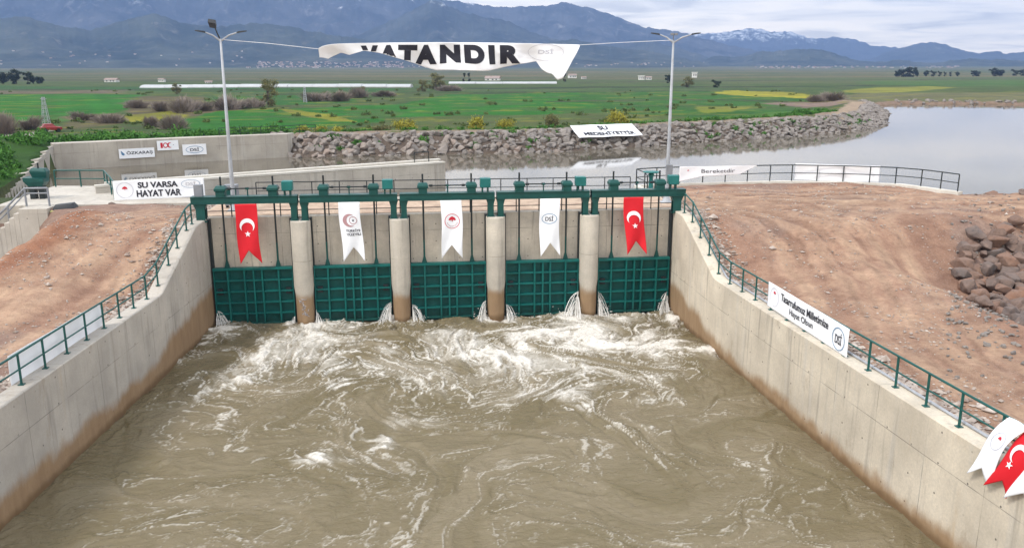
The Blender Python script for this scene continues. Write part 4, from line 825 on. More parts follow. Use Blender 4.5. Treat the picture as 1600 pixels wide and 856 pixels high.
# ------------------------------------------------------------------ banners and flags
def shape_bm(kind, **k):
    bm = bmesh.new()
    if kind == 'text':
        cu = bpy.data.curves.new('lettering', 'FONT'); cu.body = k['s']; cu.size = 1.0; cu.offset = k.get('bold', 0.012); cu.align_x = 'LEFT'
        ob = bpy.data.objects.new('lettering', cu); COL.objects.link(ob); bpy.context.view_layer.update()
        me = bpy.data.meshes.new_from_object(ob.evaluated_get(bpy.context.evaluated_depsgraph_get())); bm.from_mesh(me)
        bpy.data.objects.remove(ob); bpy.data.curves.remove(cu); bpy.data.meshes.remove(me)
        xs = [v.co.x for v in bm.verts]; ys = [v.co.y for v in bm.verts]; x0, x1, y0, y1 = min(xs), max(xs), min(ys), max(ys)
        X0, Y0, X1, Y1 = k['rect']
        for v in bm.verts: v.co.x = X0 + (v.co.x - x0) / (x1 - x0) * (X1 - X0); v.co.y = Y0 + (v.co.y - y0) / (y1 - y0) * (Y1 - Y0); v.co.z = 0
    elif kind == 'ring':
        cx, cy, rx, ry, w = k['c'][0], k['c'][1], k['rx'], k['ry'], k['w']; n = 40; vo = [bm.verts.new((cx + rx * math.cos(2 * math.pi * i / n), cy + ry * math.sin(2 * math.pi * i / n), 0)) for i in range(n)]
        vi = [bm.verts.new((cx + (rx - w) * math.cos(2 * math.pi * i / n), cy + (ry - w) * math.sin(2 * math.pi * i / n), 0)) for i in range(n)]
        for i in range(n): bm.faces.new((vo[i], vo[(i + 1) % n], vi[(i + 1) % n], vi[i]))
    elif kind == 'poly':
        bm.faces.new([bm.verts.new((x, y, 0)) for x, y in k['pts']])
    elif kind == 'crescent':
        cx, cy = k['c']; R = k['R']; r = R * 0.80; ox, oy = k['off']; n = 48; ang = math.atan2(oy, ox); d = math.hypot(ox, oy); a = math.acos(max(-1, min(1, (R * R + d * d - r * r) / (2 * R * d)))); b = math.acos(max(-1, min(1, (r * r + d * d - R * R) / (2 * r * d))))
        po = [(cx + R * math.cos(t), cy + R * math.sin(t)) for t in np.linspace(ang + a, ang + 2 * math.pi - a, n)]; pi_ = [(cx + ox + r * math.cos(t), cy + oy + r * math.sin(t)) for t in np.linspace(ang + math.pi - b, ang + math.pi + b, n)]
        vo = [bm.verts.new((*p, 0)) for p in po]; vi = [bm.verts.new((*p, 0)) for p in pi_]
        for i in range(n - 1): bm.faces.new((vo[i], vo[i + 1], vi[i + 1], vi[i]))
    elif kind == 'star':
        cx, cy = k['c']; R = k['R']; a0 = k.get('a', math.pi / 2); pts = [(cx + (R if i % 2 == 0 else R * .4) * math.cos(a0 + i * math.pi / 5), cy + (R if i % 2 == 0 else R * .4) * math.sin(a0 + i * math.pi / 5)) for i in range(10)]
        c = bm.verts.new((cx, cy, 0)); v = [bm.verts.new((*p, 0)) for p in pts]
        for i in range(10): bm.faces.new((c, v[i], v[(i + 1) % 10]))
    return bm
def decal(name, bm, fn, m, parent, step=0.2, off=0.022, keep=None, label=None):
    """print a flat shape (s = metres from the left, t = metres down, given as x, -y) on a cloth surface fn(s, t)"""
    xs = [v.co.x for v in bm.verts]; ys = [v.co.y for v in bm.verts]
    for lo, hi, no in ((min(xs), max(xs), (1, 0, 0)), (min(ys), max(ys), (0, 1, 0))):
        for q in np.arange(math.floor(lo / step) * step + step, hi, step):
            bmesh.ops.bisect_plane(bm, geom=bm.verts[:] + bm.edges[:] + bm.faces[:], plane_co=Vector(no) * float(q), plane_no=no)
    if keep:
        bad = [f for f in bm.faces if not keep(f.calc_center_median().x, -f.calc_center_median().y)]; bmesh.ops.delete(bm, geom=bad, context='FACES')
    for v in bm.verts:
        s, t = v.co.x, -v.co.y; p = fn(s, t); du = fn(s + .01, t) - p; dv = fn(s, t + .01) - p; n = du.cross(dv).normalized(); v.co = p - n * off
    for f in bm.faces: f.smooth = True
    me = bpy.data.meshes.new(name); bm.to_mesh(me); bm.free(); me.materials.append(m); o = link(name, me, parent)
    if label: o['label'] = label
    return o
def cloth(name, W, fn, tmax, m, parent, nx=24, ny=24, thick=0.008):
    V = []; 
    for j in range(ny + 1):
        for i in range(nx + 1):
            s = W * i / nx; V.append(fn(s, tmax(s) * j / ny))
    o = link(name, np_mesh(name, [tuple(v) for v in V], grid_faces(nx + 1, ny + 1), m), parent); sd = o.modifiers.new('thickness', 'SOLIDIFY'); sd.thickness = thick; sd.offset = 0; return o
def emblem_wheat(fn, c, R, o, ring=True):
    cx, cy = c
    if ring:
        decal('emblem_ring', shape_bm('ring', c=c, rx=R, ry=R, w=R * .07), fn, M['redink'], o)
        for k in range(9):                                   # sheaf curling inside the ring
            a = math.pi * (1.12 + 0.76 * k / 8); decal('emblem_sheaf', shape_bm('poly', pts=[(cx + R * .74 * math.cos(a + e) * f, cy + R * .74 * math.sin(a + e) * f) for e, f in ((-.09, .92), (0, 1.08), (.09, .92), (0, .8))]), fn, M['pinkink'], o)
    w = R * .52; decal('emblem_crown', shape_bm('poly', pts=[(cx - w, cy + .16 * R), (cx - .6 * w, cy + .5 * R), (cx, cy + .66 * R), (cx + .6 * w, cy + .5 * R), (cx + w, cy + .16 * R), (cx + .55 * w, cy + .1 * R), (cx + .2 * w, cy + .2 * R), (cx, cy - .12 * R), (cx - .2 * w, cy + .2 * R), (cx - .55 * w, cy + .1 * R)]), fn, M['redink'], o)
def oval_logo(fn, c, rx, ry, o, w=0.03, ink='ink'):
    decal('logo_oval', shape_bm('ring', c=c, rx=rx, ry=ry, w=w), fn, M['blueink'], o)
    decal('logo_lettering', shape_bm('text', s='DSİ', bold=.015, rect=(c[0] - rx * .52, c[1] - ry * .45, c[0] + rx * .52, c[1] + ry * .6)), fn, M[ink], o)
def pennants():
    specs = [('red', -10.64, 1.07, 'red swallowtail flag with white crescent and star hanging at the left end of the gates', .10), ('muhur', -5.52, 1.07, 'white swallowtail pennant with rose crescent emblem and dark lettering', .14), ('wheat', -0.36, 1.08, 'white swallowtail pennant with red ringed wheat emblem, above the middle gate', .04),
             ('oval', 4.78, 1.05, 'white swallowtail pennant with an oval letter logo', .03), ('red', 9.24, 1.07, 'red swallowtail flag with white crescent and star hanging at the right end of the gates', .22)]
    for kind, x, W, lab, lean in specs:
        o = thing('pennant', (x, 0.22, 6.39), lab, 'flag', 'swallowtail flags hanging from the hoist beams'); H = 3.05
        ph = x * 1.7
        def fn(s, t, lean=lean, ph=ph):
            return Vector((s + lean * (t / H) ** 1.3 * (1 + .0 * s) + .03 * math.sin(t * 2 + ph), -0.10 * math.sin(s * 5.2 + t * 1.6 + ph) * (t / H) - .16 * (t / H) ** 2 * (1 if kind == 'red' else .4), -t))
        mt = M['red'] if kind == 'red' else M['white']; h = W / 2
        cloth('cloth', W, fn, lambda s: H - 0.72 * (1 - abs(2 * s / W - 1)) ** 1.0, mt, o, 28, 30)
        if kind == 'red':
            decal('crescent', shape_bm('crescent', c=(h, -1.1), R=.37, off=(0.0, -.13)), fn, M['whiteink'], o)
            decal('star', shape_bm('star', c=(h + .02, -1.52), R=.16), fn, M['whiteink'], o)
        elif kind == 'muhur':
            decal('crescent', shape_bm('crescent', c=(h - .02, -.93), R=.33, off=(.12, 0)), fn, M['pinkink'], o)
            decal('emblem_ring', shape_bm('ring', c=(h + .16, -.93), rx=.2, ry=.2, w=.035), fn, M['pinkink'], o); decal('star', shape_bm('star', c=(h + .16, -.93), R=.075), fn, M['ink'], o)
            decal('lettering', shape_bm('text', s='TÜRKİYE', bold=.025, rect=(h - .26, -1.52, h + .46, -1.36)), fn, M['ink'], o); decal('lettering', shape_bm('text', s='YÜZYILI', bold=.025, rect=(h - .26, -1.72, h + .46, -1.56)), fn, M['ink'], o)
        elif kind == 'wheat': emblem_wheat(fn, (h, -1.08), .39, o)
        else: oval_logo(fn, (h, -1.05), .40, .27, o, .03)
pennants()
def flat_banner(name, p0, ux, W, H, label, tilt=Vector((0, 0, -1)), wave=.03, m='white', cat='banner', tmax=None, parentless=False):
    o = thing(name, p0, label, cat); ux = Vector(ux).normalized(); tl = Vector(tilt); nrm = ux.cross(tl).normalized()
    def fn(s, t): return ux * s + tl * t + nrm * (wave * math.sin(s * 1.7 + t * 1.1) * math.sin(min(1, t / H) * 2.4 + .3))
    cloth('cloth', W, fn, tmax or (lambda s: H), M[m], o, 60, 20); return o, fn
def banners():
    # SU VARSA HAYAT VAR
    o, fn = flat_banner('banner', (-18.75, 7.35, 6.72), (1, .21, .0), 4.9, 1.12, 'white banner reading SU VARSA HAYAT VAR tied at the edge of the dirt ramp', wave=.025)
    decal('lettering', shape_bm('text', s='SU VARSA', bold=.035, rect=(1.3, -.46, 3.45, -.12)), fn, M['ink'], o); decal('lettering', shape_bm('text', s='HAYAT VAR', bold=.035, rect=(1.2, -.97, 3.6, -.58)), fn, M['ink'], o)
    emblem_wheat(fn, (.6, -.52), .3, o, False); decal('emblem_ring', shape_bm('ring', c=(.6, -.55), rx=.45, ry=.45, w=.03), fn, M['greyink'], o); oval_logo(fn, (4.15, -.32), .52, .24, o, .02, 'greyink')
    # the shore banner, lying on the riprap
    a, b_ = Vector((15.4, 49.6, 6.72)), Vector((23.2, 52.7, 6.66)); ux = (b_ - a).normalized(); tl = Vector((.62, -2.45, -1.15)).normalized()
    o, fn = flat_banner('banner', a, ux, 8.4, 2.75, 'white banner reading SU MEDENIYETTIR laid on the far riprap bank', tl, .05)
    decal('lettering', shape_bm('text', s='SU', bold=.035, rect=(3.3, -1.2, 4.6, -.3)), fn, M['ink'], o, off=.05); decal('lettering', shape_bm('text', s='MEDENİYETTİR', bold=.035, rect=(.9, -2.4, 7.7, -1.5)), fn, M['ink'], o, off=.05)
    # lakeside rail banner with a rolled end
    o, fn = flat_banner('banner', (15.5, 10.55, 6.72), (1, .035, 0), 5.3, 1.0, 'small crumpled white banner reading Bereketdir tied to the curved lakeside railing', wave=.05, tmax=lambda s: 1.0 - .35 * s / 1.6 if s < 1.6 else (.65 - .03 * (s - 1.6) if s < 4.2 else max(.07, .57 - .5 * (s - 4.2))))
    decal('lettering', shape_bm('text', s='Bereketdir', bold=.0, rect=(1.5, -.44, 3.8, -.2)), fn, M['ink'], o); emblem_wheat(fn, (.6, -.3), .14, o, False)
    # right wall banner
    y0, y1 = -11.05, -17.15; p = Vector((float(xr(y0)) + .27, y0, 4.62)); q = Vector((float(xr(y1)) + .27, y1, 4.5)); W = (q - p).length
    o, fn = flat_banner('banner', p, q - p, W, 1.02, 'long white banner with two lines of dark lettering tied to the right wall railing', wave=.02)
    decal('lettering', shape_bm('text', s='Tasarrufumuz Milletimize', bold=.02, rect=(1.15, -.46, 4.75, -.16)), fn, M['ink'], o); decal('lettering', shape_bm('text', s='Hayat Olsun', bold=.01, rect=(1.95, -.86, 3.7, -.55)), fn, M['ink'], o)
    oval_logo(fn, (5.5, -.55), .42, .40, o, .03); decal('emblem_ring', shape_bm('ring', c=(.58, -.5), rx=.36, ry=.38, w=.02), fn, M['greyink'], o); emblem_wheat(fn, (.58, -.38), .2, o, False)
    # left wall banner, seen from behind
    y0, y1 = -16.55, -10.35; p = Vector((float(xl(y0)) - .62, y0, 4.42)); q = Vector((float(xl(y1)) - .62, y1, 4.36)); W = (q - p).length
    o, fn = flat_banner('banner', p, q - p, W, .98, 'blank pale back of a long white banner behind the left wall railing', wave=.04)
    # blank white panel outside the lakeside rail
    o, fn = flat_banner('banner', (23.7, 11.22, 6.75), (5.0, -1.55, -.06), 5.35, 1.1, 'blank white banner hung on the outer lake side of the curved railing', wave=.05)
    # boards on the back wall
    def board(x0, x1, z0, z1, lab):
        f = lambda x: np.interp(x, [-32.5, -29.6, -23.4, -15.6], [34.2, 35.7, 39.0, 42.2]) - .14
        p = Vector((x0, f(x0), z1)); q = Vector((x1, f(x1), z1)); o = thing('sign_board', p, lab, 'sign', 'sign boards on the back wall'); ux = (q - p).normalized(); W = (q - p).length
        b = MB(); n = Vector((ux.y, -ux.x, 0)); a = n * .0; c = n * .05; Hh = z1 - z0
        b.add([a, ux * W + a, ux * W + a - Vector((0, 0, Hh)), a - Vector((0, 0, Hh)), c, ux * W + c, ux * W + c - Vector((0, 0, Hh)), c - Vector((0, 0, Hh))], [(0, 1, 2, 3), (7, 6, 5, 4), (0, 4, 5, 1), (1, 5, 6, 2), (2, 6, 7, 3), (3, 7, 4, 0)])
        b.build('panel', M['white'], o); return o, (lambda s, t: ux * s + Vector((0, 0, -t)) + c), W, Hh
    o, fn, W, H = board(-27.9, -25.25, 5.0, 5.85, 'white company sign board with dark slanted wing mark, on the back wall')
    decal('lettering', shape_bm('text', s='ÖZKARAŞ', bold=.02, rect=(.62, -.58, W - .15, -.2)), fn, M['ink'], o, off=.012)
    for k in range(3): decal('wing_mark', shape_bm('poly', pts=[(.14, -.18 - .12 * k), (.22, -.18 - .12 * k), (.5 - .03 * k, -.5 - .04 * k), (.3, -.48 - .04 * k)]), fn, M['blueink'], o, off=.012 + .003 * k)
    o, fn, W, H = board(-25.0, -23.35, 5.55, 6.42, 'white sign board with red number 100 set higher than its neighbours')
    decal('lettering', shape_bm('text', s='1', bold=.05, rect=(.28, -.66, .48, -.18)), fn, M['redink'], o, off=.012); decal('lettering', shape_bm('ring', c=(.72, -.42), rx=.22, ry=.24, w=.08), fn, M['redink'], o, off=.012)
    decal('crescent', shape_bm('crescent', c=(1.1, -.42), R=.24, off=(.1, 0)), fn, M['redink'], o, off=.012); decal('star', shape_bm('star', c=(1.42, -.42), R=.05), fn, M['ink'], o, off=.012)
    o, fn, W, H = board(-23.05, -21.1, 5.0, 5.98, 'white sign board with a blue oval logo, on the back wall near the lake'); oval_logo(fn, (W / 2, -H / 2), .78, .33, o, .04)
    # pennants over the right wall
    for k, (mt, lab) in enumerate((('white', 'white swallowtail pennant with small ringed red emblem on the right wall railing'), ('red', 'red crescent swallowtail pennant draped over the right wall railing'), ('white', 'plain white swallowtail pennant cut by the right edge of the photo'))):
        y = -24.55 - .70 * k; o = thing('pennant', (float(xr(y)) + .26, y, 4.52), lab, 'flag', 'pennants draped over the right wall'); W, H = .72, 1.9
        def fn(s, t, k=k): return Vector((-.26 * (1 - math.exp(-t * 3)) - .10 * t + .05 * math.sin(s * 5 + t * 2 + k), -s + .42 * t - .04 * t * t + .05 * math.sin(t * 3 + k), -t * .97))
        cloth('cloth', W, fn, lambda s: H - .42 * (1 - abs(2 * s / W - 1)), M[mt], o, 20, 24)
        if mt == 'red': decal('crescent', shape_bm('crescent', c=(.39, -.62), R=.25, off=(.07, -.06)), fn, M['whiteink'], o); decal('star', shape_bm('star', c=(.33, -.98), R=.12), fn, M['whiteink'], o)
        elif k == 0: decal('emblem_ring', shape_bm('ring', c=(.39, -.62), rx=.25, ry=.25, w=.02), fn, M['greyink'], o); emblem_wheat(fn, (.39, -.58), .15, o, False)
        else: decal('emblem_ring', shape_bm('ring', c=(.39, -.8), rx=.2, ry=.2, w=.015), fn, M['greyink'], o)
banners()
def big_banner():
    z0 = 14.18; o = thing('hanging_banner', (-6.4, 3.1, z0), 'huge wind-blown white banner reading VATANDIR strung between the two lamp posts', 'banner'); W = 13.7
    S = [0, .4, 1.1, 1.5, 2.3, 3.1, 4.0, 5.0, 6.1, 7.2, 8.5, 10, 10.9, 11.45, 11.75, 12.05, 12.3, 12.55, 12.8, 13.2, 13.7]
    Dd = [.45, .70, .46, .58, .36, .50, .80, 1.04, 1.40, 1.48, 1.40, 1.22, 1.02, .88, 1.25, 1.45, 1.52, 1.85, 1.80, 1.1, .08]
    def dm(s): return float(np.interp(s, S, Dd))
    def fn(s, t):
        top = -.22 * math.exp(-s / .35) + .10 * math.sin(math.pi * s / W) - .0 * s; sq = math.exp(-((s - 2.4) / 1.5) ** 2)
        return Vector((s + .18 * t * math.sin(s * .9 + .5) * .4, .22 * math.sin(s * 1.25 + t * .9) * (t / 1.5) + .10 * math.sin(s * 3.1 - t * 2.2) * min(1, t) + .35 * t * math.exp(-s / 3) + .16 * (float(fbm(s * .9 - t * .5, t * 1.1 + s * .25, 3, 901)) - .5) * min(1, t * 2), top - t * (1 - .04 * math.sin(s * 2))))
    cloth('cloth', W, fn, dm, M['white'], o, 170, 26, .01)
    # the folded-back lower part, behind the visible fold
    def fb(s, t): p = fn(s, dm(s) - t); return Vector((p.x, p.y + .10 + .12 * math.sin(min(1, t / .4) * 2.2), p.z + .004))
    cloth('folded_hem', W - 3.2, lambda s, t: fb(s, t), lambda s: min(.55, .8 * dm(s)), M['white'], o, 80, 8, .008)
    letters = [('V', 2.15, 3.05), ('A', 3.05, 4.15), ('T', 4.1, 5.1), ('A', 5.0, 6.1), ('N', 6.25, 7.3), ('D', 7.5, 8.55), ('I', 8.78, 9.12), ('R', 9.4, 10.55)]
    for ch, a, b in letters:
        decal('letter', shape_bm('text', s=ch, bold=.075, rect=(a + .0, -1.08, b - .0, -.12)), fn, M['ink'], o, .07, .02, lambda s, t: t < dm(s) - .03)
    decal('logo_oval', shape_bm('ring', c=(11.9, -.42), rx=.95, ry=.42, w=.022), fn, M['greyink'], o, .1, .02, lambda s, t: t < dm(s) - .03)
    decal('logo_lettering', shape_bm('text', s='DSİ', bold=.01, rect=(11.5, -.5, 12.3, -.24)), fn, M['greyink'], o, .1, .02, lambda s, t: t < dm(s) - .03)
    rope = MB(); rope.tube([(-4.84 + .0, -.1, .2), (-2.5, -.05, .02), (0, 0, -.25)], .012, 6); rope.tube([(13.65, 0, -.02), (16, 0, .12), (18.8, .08, .25)], .012, 6); rope.build('rope', M['whiteink'], o)
big_banner()

# ------------------------------------------------------------------ rocks
def rock_mesh(name, seed, n=18, sq=(1, .8, .62), m=None):
    rng = np.random.default_rng(seed); P = rng.normal(size=(n, 3)); P /= np.linalg.norm(P, axis=1)[:, None]; P *= rng.uniform(.82, 1.05, (n, 1)); P = np.sign(P) * np.abs(P) ** .8 * np.array(sq)
    bm = bmesh.new(); vs_ = [bm.verts.new(tuple(p)) for p in P]; r = bmesh.ops.convex_hull(bm, input=vs_)
    bmesh.ops.delete(bm, geom=list({e for e in r['geom_interior'] + r['geom_unused'] if isinstance(e, bmesh.types.BMVert)}), context='VERTS')
    bmesh.ops.dissolve_limit(bm, angle_limit=rad(14), verts=bm.verts[:], edges=bm.edges[:])
    bmesh.ops.bevel(bm, geom=bm.edges[:], offset=.04, segments=2, affect='EDGES', clamp_overlap=True)
    me = bpy.data.meshes.new(name); bm.to_mesh(me); bm.free()
    if m: me.materials.append(m)
    return me
def rocks():
    rng = random.Random(31); protos = [rock_mesh('boulder', 100 + k, 12 + k, (1, rng.uniform(.65, .9), rng.uniform(.5, .72)), M['rock']) for k in range(9)]
    cum = [0]
    for a, b in zip(SHORE[:-1], SHORE[1:]): cum.append(cum[-1] + math.hypot(b[0] - a[0], b[1] - a[1]))
    def at(sv, d):
        i = max(0, min(len(SHORE) - 2, int(np.searchsorted(cum, sv)) - 1)); f = (sv - cum[i]) / (cum[i + 1] - cum[i]); a, b = SHORE[i], SHORE[i + 1]; L = cum[i + 1] - cum[i]
        n = ((b[1] - a[1]) / L, -(b[0] - a[0]) / L); x, y = a[0] + (b[0] - a[0]) * f, a[1] + (b[1] - a[1]) * f
        return x - n[0] * d * -1, y - n[1] * d * -1
    x_, y_ = at(cum[-1] - 10, 2); sg = 1 if y_ > 44 else -1
    pts = []; sv = 0.0
    while sv < cum[-1]:
        near = (sv - 40) / (cum[-1] - 40)
        for d in (-.15, .5, 1.15, 1.8, 2.45, 3.1, 3.7):
            pts.append((sv + rng.uniform(-.5, .5), d + rng.uniform(-.35, .35)))
        sv += 0.86
    cand = []
    for sv, d in pts:
        sv = min(max(sv, 0), cum[-1]); x, y = at(sv, d * sg); cand.append((math.hypot(x - CAM[0], y - CAM[1]), x, y, d))
    cand.sort(); ind = [c for c in cand if rng.random() < .98][:150]; rest = cand[150:]
    for i, (D, x, y, d) in enumerate(ind):
        o = link('boulder', protos[rng.randrange(9)]); s_ = rng.uniform(.38, .80); o.scale = (s_, s_, s_ * rng.uniform(.85, 1.15)); o.location = (x, y, float(gh(x, y)) + .12 * s_); o.rotation_euler = (rng.uniform(-.6, .6), rng.uniform(-.6, .6), rng.uniform(0, 6.28))
        tag(o, 'angular grey brown boulder in the riprap of the far lake bank', 'boulder', 'riprap boulders on the far bank')
    V = []; Fq = []; bms = []
    # the smaller fill between them and the far end of the bank
    for k in range(2200):
        if k < len(rest): _, x, y, d = rest[k]; s_ = rng.uniform(.36, .74)
        else:
            sv = rng.uniform(0, cum[-1]); x, y = at(sv, rng.uniform(-.1, 4.4) * sg); s_ = rng.uniform(.14, .36)
        M4 = Matrix.Translation((x, y, float(gh(x, y)) + .1 * s_)) @ Matrix.Rotation(rng.uniform(0, 6.28), 4, 'Z') @ Matrix.Rotation(rng.uniform(-.6, .6), 4, 'X') @ Matrix.Diagonal((s_, s_, s_ * .9, 1))
        bms.append((protos[rng.randrange(9)], M4))
    for k in range(170):                              # rocky rim on the far right shore
        x = rng.uniform(112, 235); y = float(np.interp(x, [112, 124, 140, 165, 230], [147.2, 146.4, 139.4, 134.4, 132.4])) + rng.uniform(0, 2.2); s_ = rng.uniform(.25, .8)
        bms.append((protos[rng.randrange(9)], Matrix.Translation((x, y, float(gh(x, y)) + .1)) @ Matrix.Rotation(rng.uniform(0, 6.28), 4, 'Z') @ Matrix.Diagonal((s_, s_, s_, 1))))
    V, Fc, n0 = [], [], 0
    for k in range(420):
        c = atz(rng.uniform(1482, 1700), rng.uniform(355, 535), rng.uniform(3.2, 4.6)); s_ = rng.uniform(.04, .15)
        bms.append((protos[rng.randrange(9)], Matrix.Translation((c[0], c[1], float(gh(c[0], c[1])) + .3 * s_)) @ Matrix.Rotation(rng.uniform(0, 6.28), 4, 'Z') @ Matrix.Diagonal((s_, s_, s_, 1))))
    for me, M4 in bms:
        co = np.empty(len(me.vertices) * 3, np.float32); me.vertices.foreach_get('co', co); A = np.array(M4); V.append(co.reshape(-1, 3) @ A[:3, :3].T + A[:3, 3]); Fc += [tuple(i + n0 for i in p.vertices) for p in me.polygons]; n0 += len(me.vertices)
    me = bpy.data.meshes.new('riprap'); me.from_pydata(np.concatenate(V).tolist(), [], Fc); me.materials.append(M['rock']); tag(link('riprap', me), 'smaller stones filling the riprap bank and rocky shores of the lake', 'riprap', None, 'stuff')
    # the heap on the right
    pr2 = [rock_mesh('boulder', 300 + k, 13 + k, (1, rng.uniform(.68, .9), rng.uniform(.55, .75)), M['rockbrown']) for k in range(7)]
    place = []; tries = 0; rng = random.Random(91)
    poly = [tuple(atz(x, y, z)[:2]) for x, y, z in ((1496, 398, 4.0), (1520, 380, 4.3), (1550, 368, 4.4), (1600, 362, 4.5), (1680, 362, 4.3), (1720, 440, 3.2), (1640, 520, 3.0), (1600, 515, 3.1), (1570, 490, 3.2), (1535, 462, 3.4), (1510, 432, 3.7))]
    while len(place) < 144 and tries < 20000:
        tries += 1; x = rng.uniform(16, 36); y = rng.uniform(-24, 0)
        if not inpoly(np.array(x), np.array(y), poly): continue
        s_ = rng.uniform(.28, .64)
        if all(math.hypot(x - a, y - b) > .40 * (s_ + c) for a, b, c in place): place.append((x, y, s_))
    for x, y, s_ in place:
        o = link('boulder', pr2[rng.randrange(7)]); o.scale = (s_ * 1.08,) * 3; o.location = (x, y, float(gh(x, y)) + .2 * s_ + rng.uniform(0, .28)); o.rotation_euler = (rng.uniform(-.4, .4), rng.uniform(-.4, .4), rng.uniform(0, 6.28))
        tag(o, 'large rounded grey or rusty boulder in the heap at the right edge', 'boulder', 'boulders heaped at the right edge')
    for k, (x, y, s_) in enumerate([(33.4, 4.8, .5), (35.2, 4.4, .7), (37.2, 4.3, .8), (36.2, 3.9, .5)]):
        o = link('boulder', pr2[k]); o.scale = (s_, s_, s_ * .8); o.location = (x, y, 5.45); o.rotation_euler = (.2, .1, k * 1.3); tag(o, 'brown boulder on the lake rim beyond the end of the curved railing', 'boulder', 'boulders on the plateau rim')
    o = link('boulder', pr2[3]); o.scale = (.26, .22, .2); o.location = (-18.4, 6.0, 5.62); tag(o, 'single pale stone at the foot of the SU VARSA banner', 'stone')
    # rubble behind the walls and loose stones on the soil
    r2 = np.random.default_rng(8); N = 30000; side = r2.random(N) < .62
    x = np.where(side, r2.uniform(12.7, 33, N), r2.uniform(-24, -12.7, N)); y = np.where(side, r2.uniform(-34, 10, N), r2.uniform(-32, 6, N))
    nearw = r2.random(N) < .30; off = .75 + np.abs(r2.normal(0, .5, N)); x = np.where(nearw, np.where(side, xr(y) + off, xl(y) - off), x)
    clump = fbm(x / 2.2, y / 2.2, 3, 700); keep = (nearw | (clump > .46)) & np.where(side, x > xr(y) + .7, x < xl(y) - .7); x, y, nearw = x[keep], y[keep], nearw[keep]
    z = gh(x, y); sz = np.exp(r2.normal(-3.6, .5, len(x))) * np.where(nearw, 1.7, 1.0)
    o6 = np.array([[1, 0, 0], [-1, 0, 0], [0, 1, 0], [0, -1, 0], [0, 0, .8], [0, 0, -.8]]); f8 = np.array([[0, 2, 4], [2, 1, 4], [1, 3, 4], [3, 0, 4], [2, 0, 5], [1, 2, 5], [3, 1, 5], [0, 3, 5]])
    ang = r2.uniform(0, 6.28, len(x)); ca, sa = np.cos(ang), np.sin(ang); P = o6[None] * (sz[:, None, None]) * r2.uniform(.6, 1.4, (len(x), 6, 1)) * np.array([1.3, .9, .8])
    Q = np.stack([P[..., 0] * ca[:, None] - P[..., 1] * sa[:, None] + x[:, None], P[..., 0] * sa[:, None] + P[..., 1] * ca[:, None] + y[:, None], P[..., 2] + z[:, None] + sz[:, None] * .3], -1)
    cidx = np.arange(len(x))[:, None, None] * 6 + f8[None]
    t = NT('loose_stones'); wn = t.noise(t.pos(), 3.1, 2); m = t.fin(t.mix(t.remap(wn, .35, .65), (0.20, 0.145, 0.115), (0.46, 0.40, 0.35)), .9)
    tag(link('gravel', np_mesh('gravel', Q.reshape(-1, 3), cidx.reshape(-1, 3), m, False)), 'loose stones scattered over the bare soil', 'gravel', None, 'stuff')
rocks()

# ------------------------------------------------------------------ vegetation
def leaf_quads(C, size, rng, up=0.0, asp=1.0):
    n = len(C); d = rng.normal(size=(n, 3)); d[:, 2] += up; d /= np.linalg.norm(d, axis=1)[:, None]; e = np.cross(d, rng.normal(size=(n, 3))); e /= np.linalg.norm(e, axis=1)[:, None]
    s_ = (size * rng.uniform(.6, 1.4, n))[:, None]; d = d * s_ * asp; e = e * s_ * .55
    V = np.stack([C - d, C + e * 1.0, C + d, C - e], 1).reshape(-1, 3); return V, np.arange(n * 4).reshape(-1, 4)
def crown_pts(blobs, n, rng, bias=.45):
    out = []; w = np.array([b[3] ** 2 for b in blobs]); w = w / w.sum()
    for b, k in zip(blobs, rng.multinomial(n, w)):
        d = rng.normal(size=(k, 3)); d /= np.linalg.norm(d, axis=1)[:, None]; r = rng.random(k) ** bias * b[3] * (1 + .22 * rng.normal(size=k)); out.append(np.array(b[:3]) + d * r[:, None] * np.array([1, 1, b[4]]))
    return np.concatenate(out)
def bush_proto(name, seed, m, n=900, bare=False, w=1.0, h=1.0, leaf=.085):
    rng = np.random.default_rng(seed); blobs = [(rng.uniform(-.62, .62) * w, rng.uniform(-.45, .45) * w, rng.uniform(.10, .58) * h, rng.uniform(.22, .42) * min(w, h), .9) for _ in range(13)]
    C = crown_pts(blobs, n, rng); C[:, 2] = np.abs(C[:, 2]) + .02
    if bare:
        d = C - np.array([0, 0, -.35]); d /= np.linalg.norm(d, axis=1)[:, None]; e = np.cross(d, rng.normal(size=d.shape)); e /= np.linalg.norm(e, axis=1)[:, None]; L = rng.uniform(.10, .26, (n, 1))
        V = np.stack([C - d * L, C + e * .012, C + d * L, C - e * .012], 1).reshape(-1, 3); Fq = np.arange(n * 4).reshape(-1, 4)
    else: V, Fq = leaf_quads(C, leaf, rng, .4)
    me = np_mesh('foliage', V, Fq, m, False); b = MB()
    for k in range(7): q = C[rng.integers(0, n)]; b.tube([(q[0] * .12, q[1] * .12, -.1), (q[0] * .5, q[1] * .5, q[2] * .55), tuple(q)], [.03, .02, .008], 5)
    return me, b.mesh('stem', M['bark'])
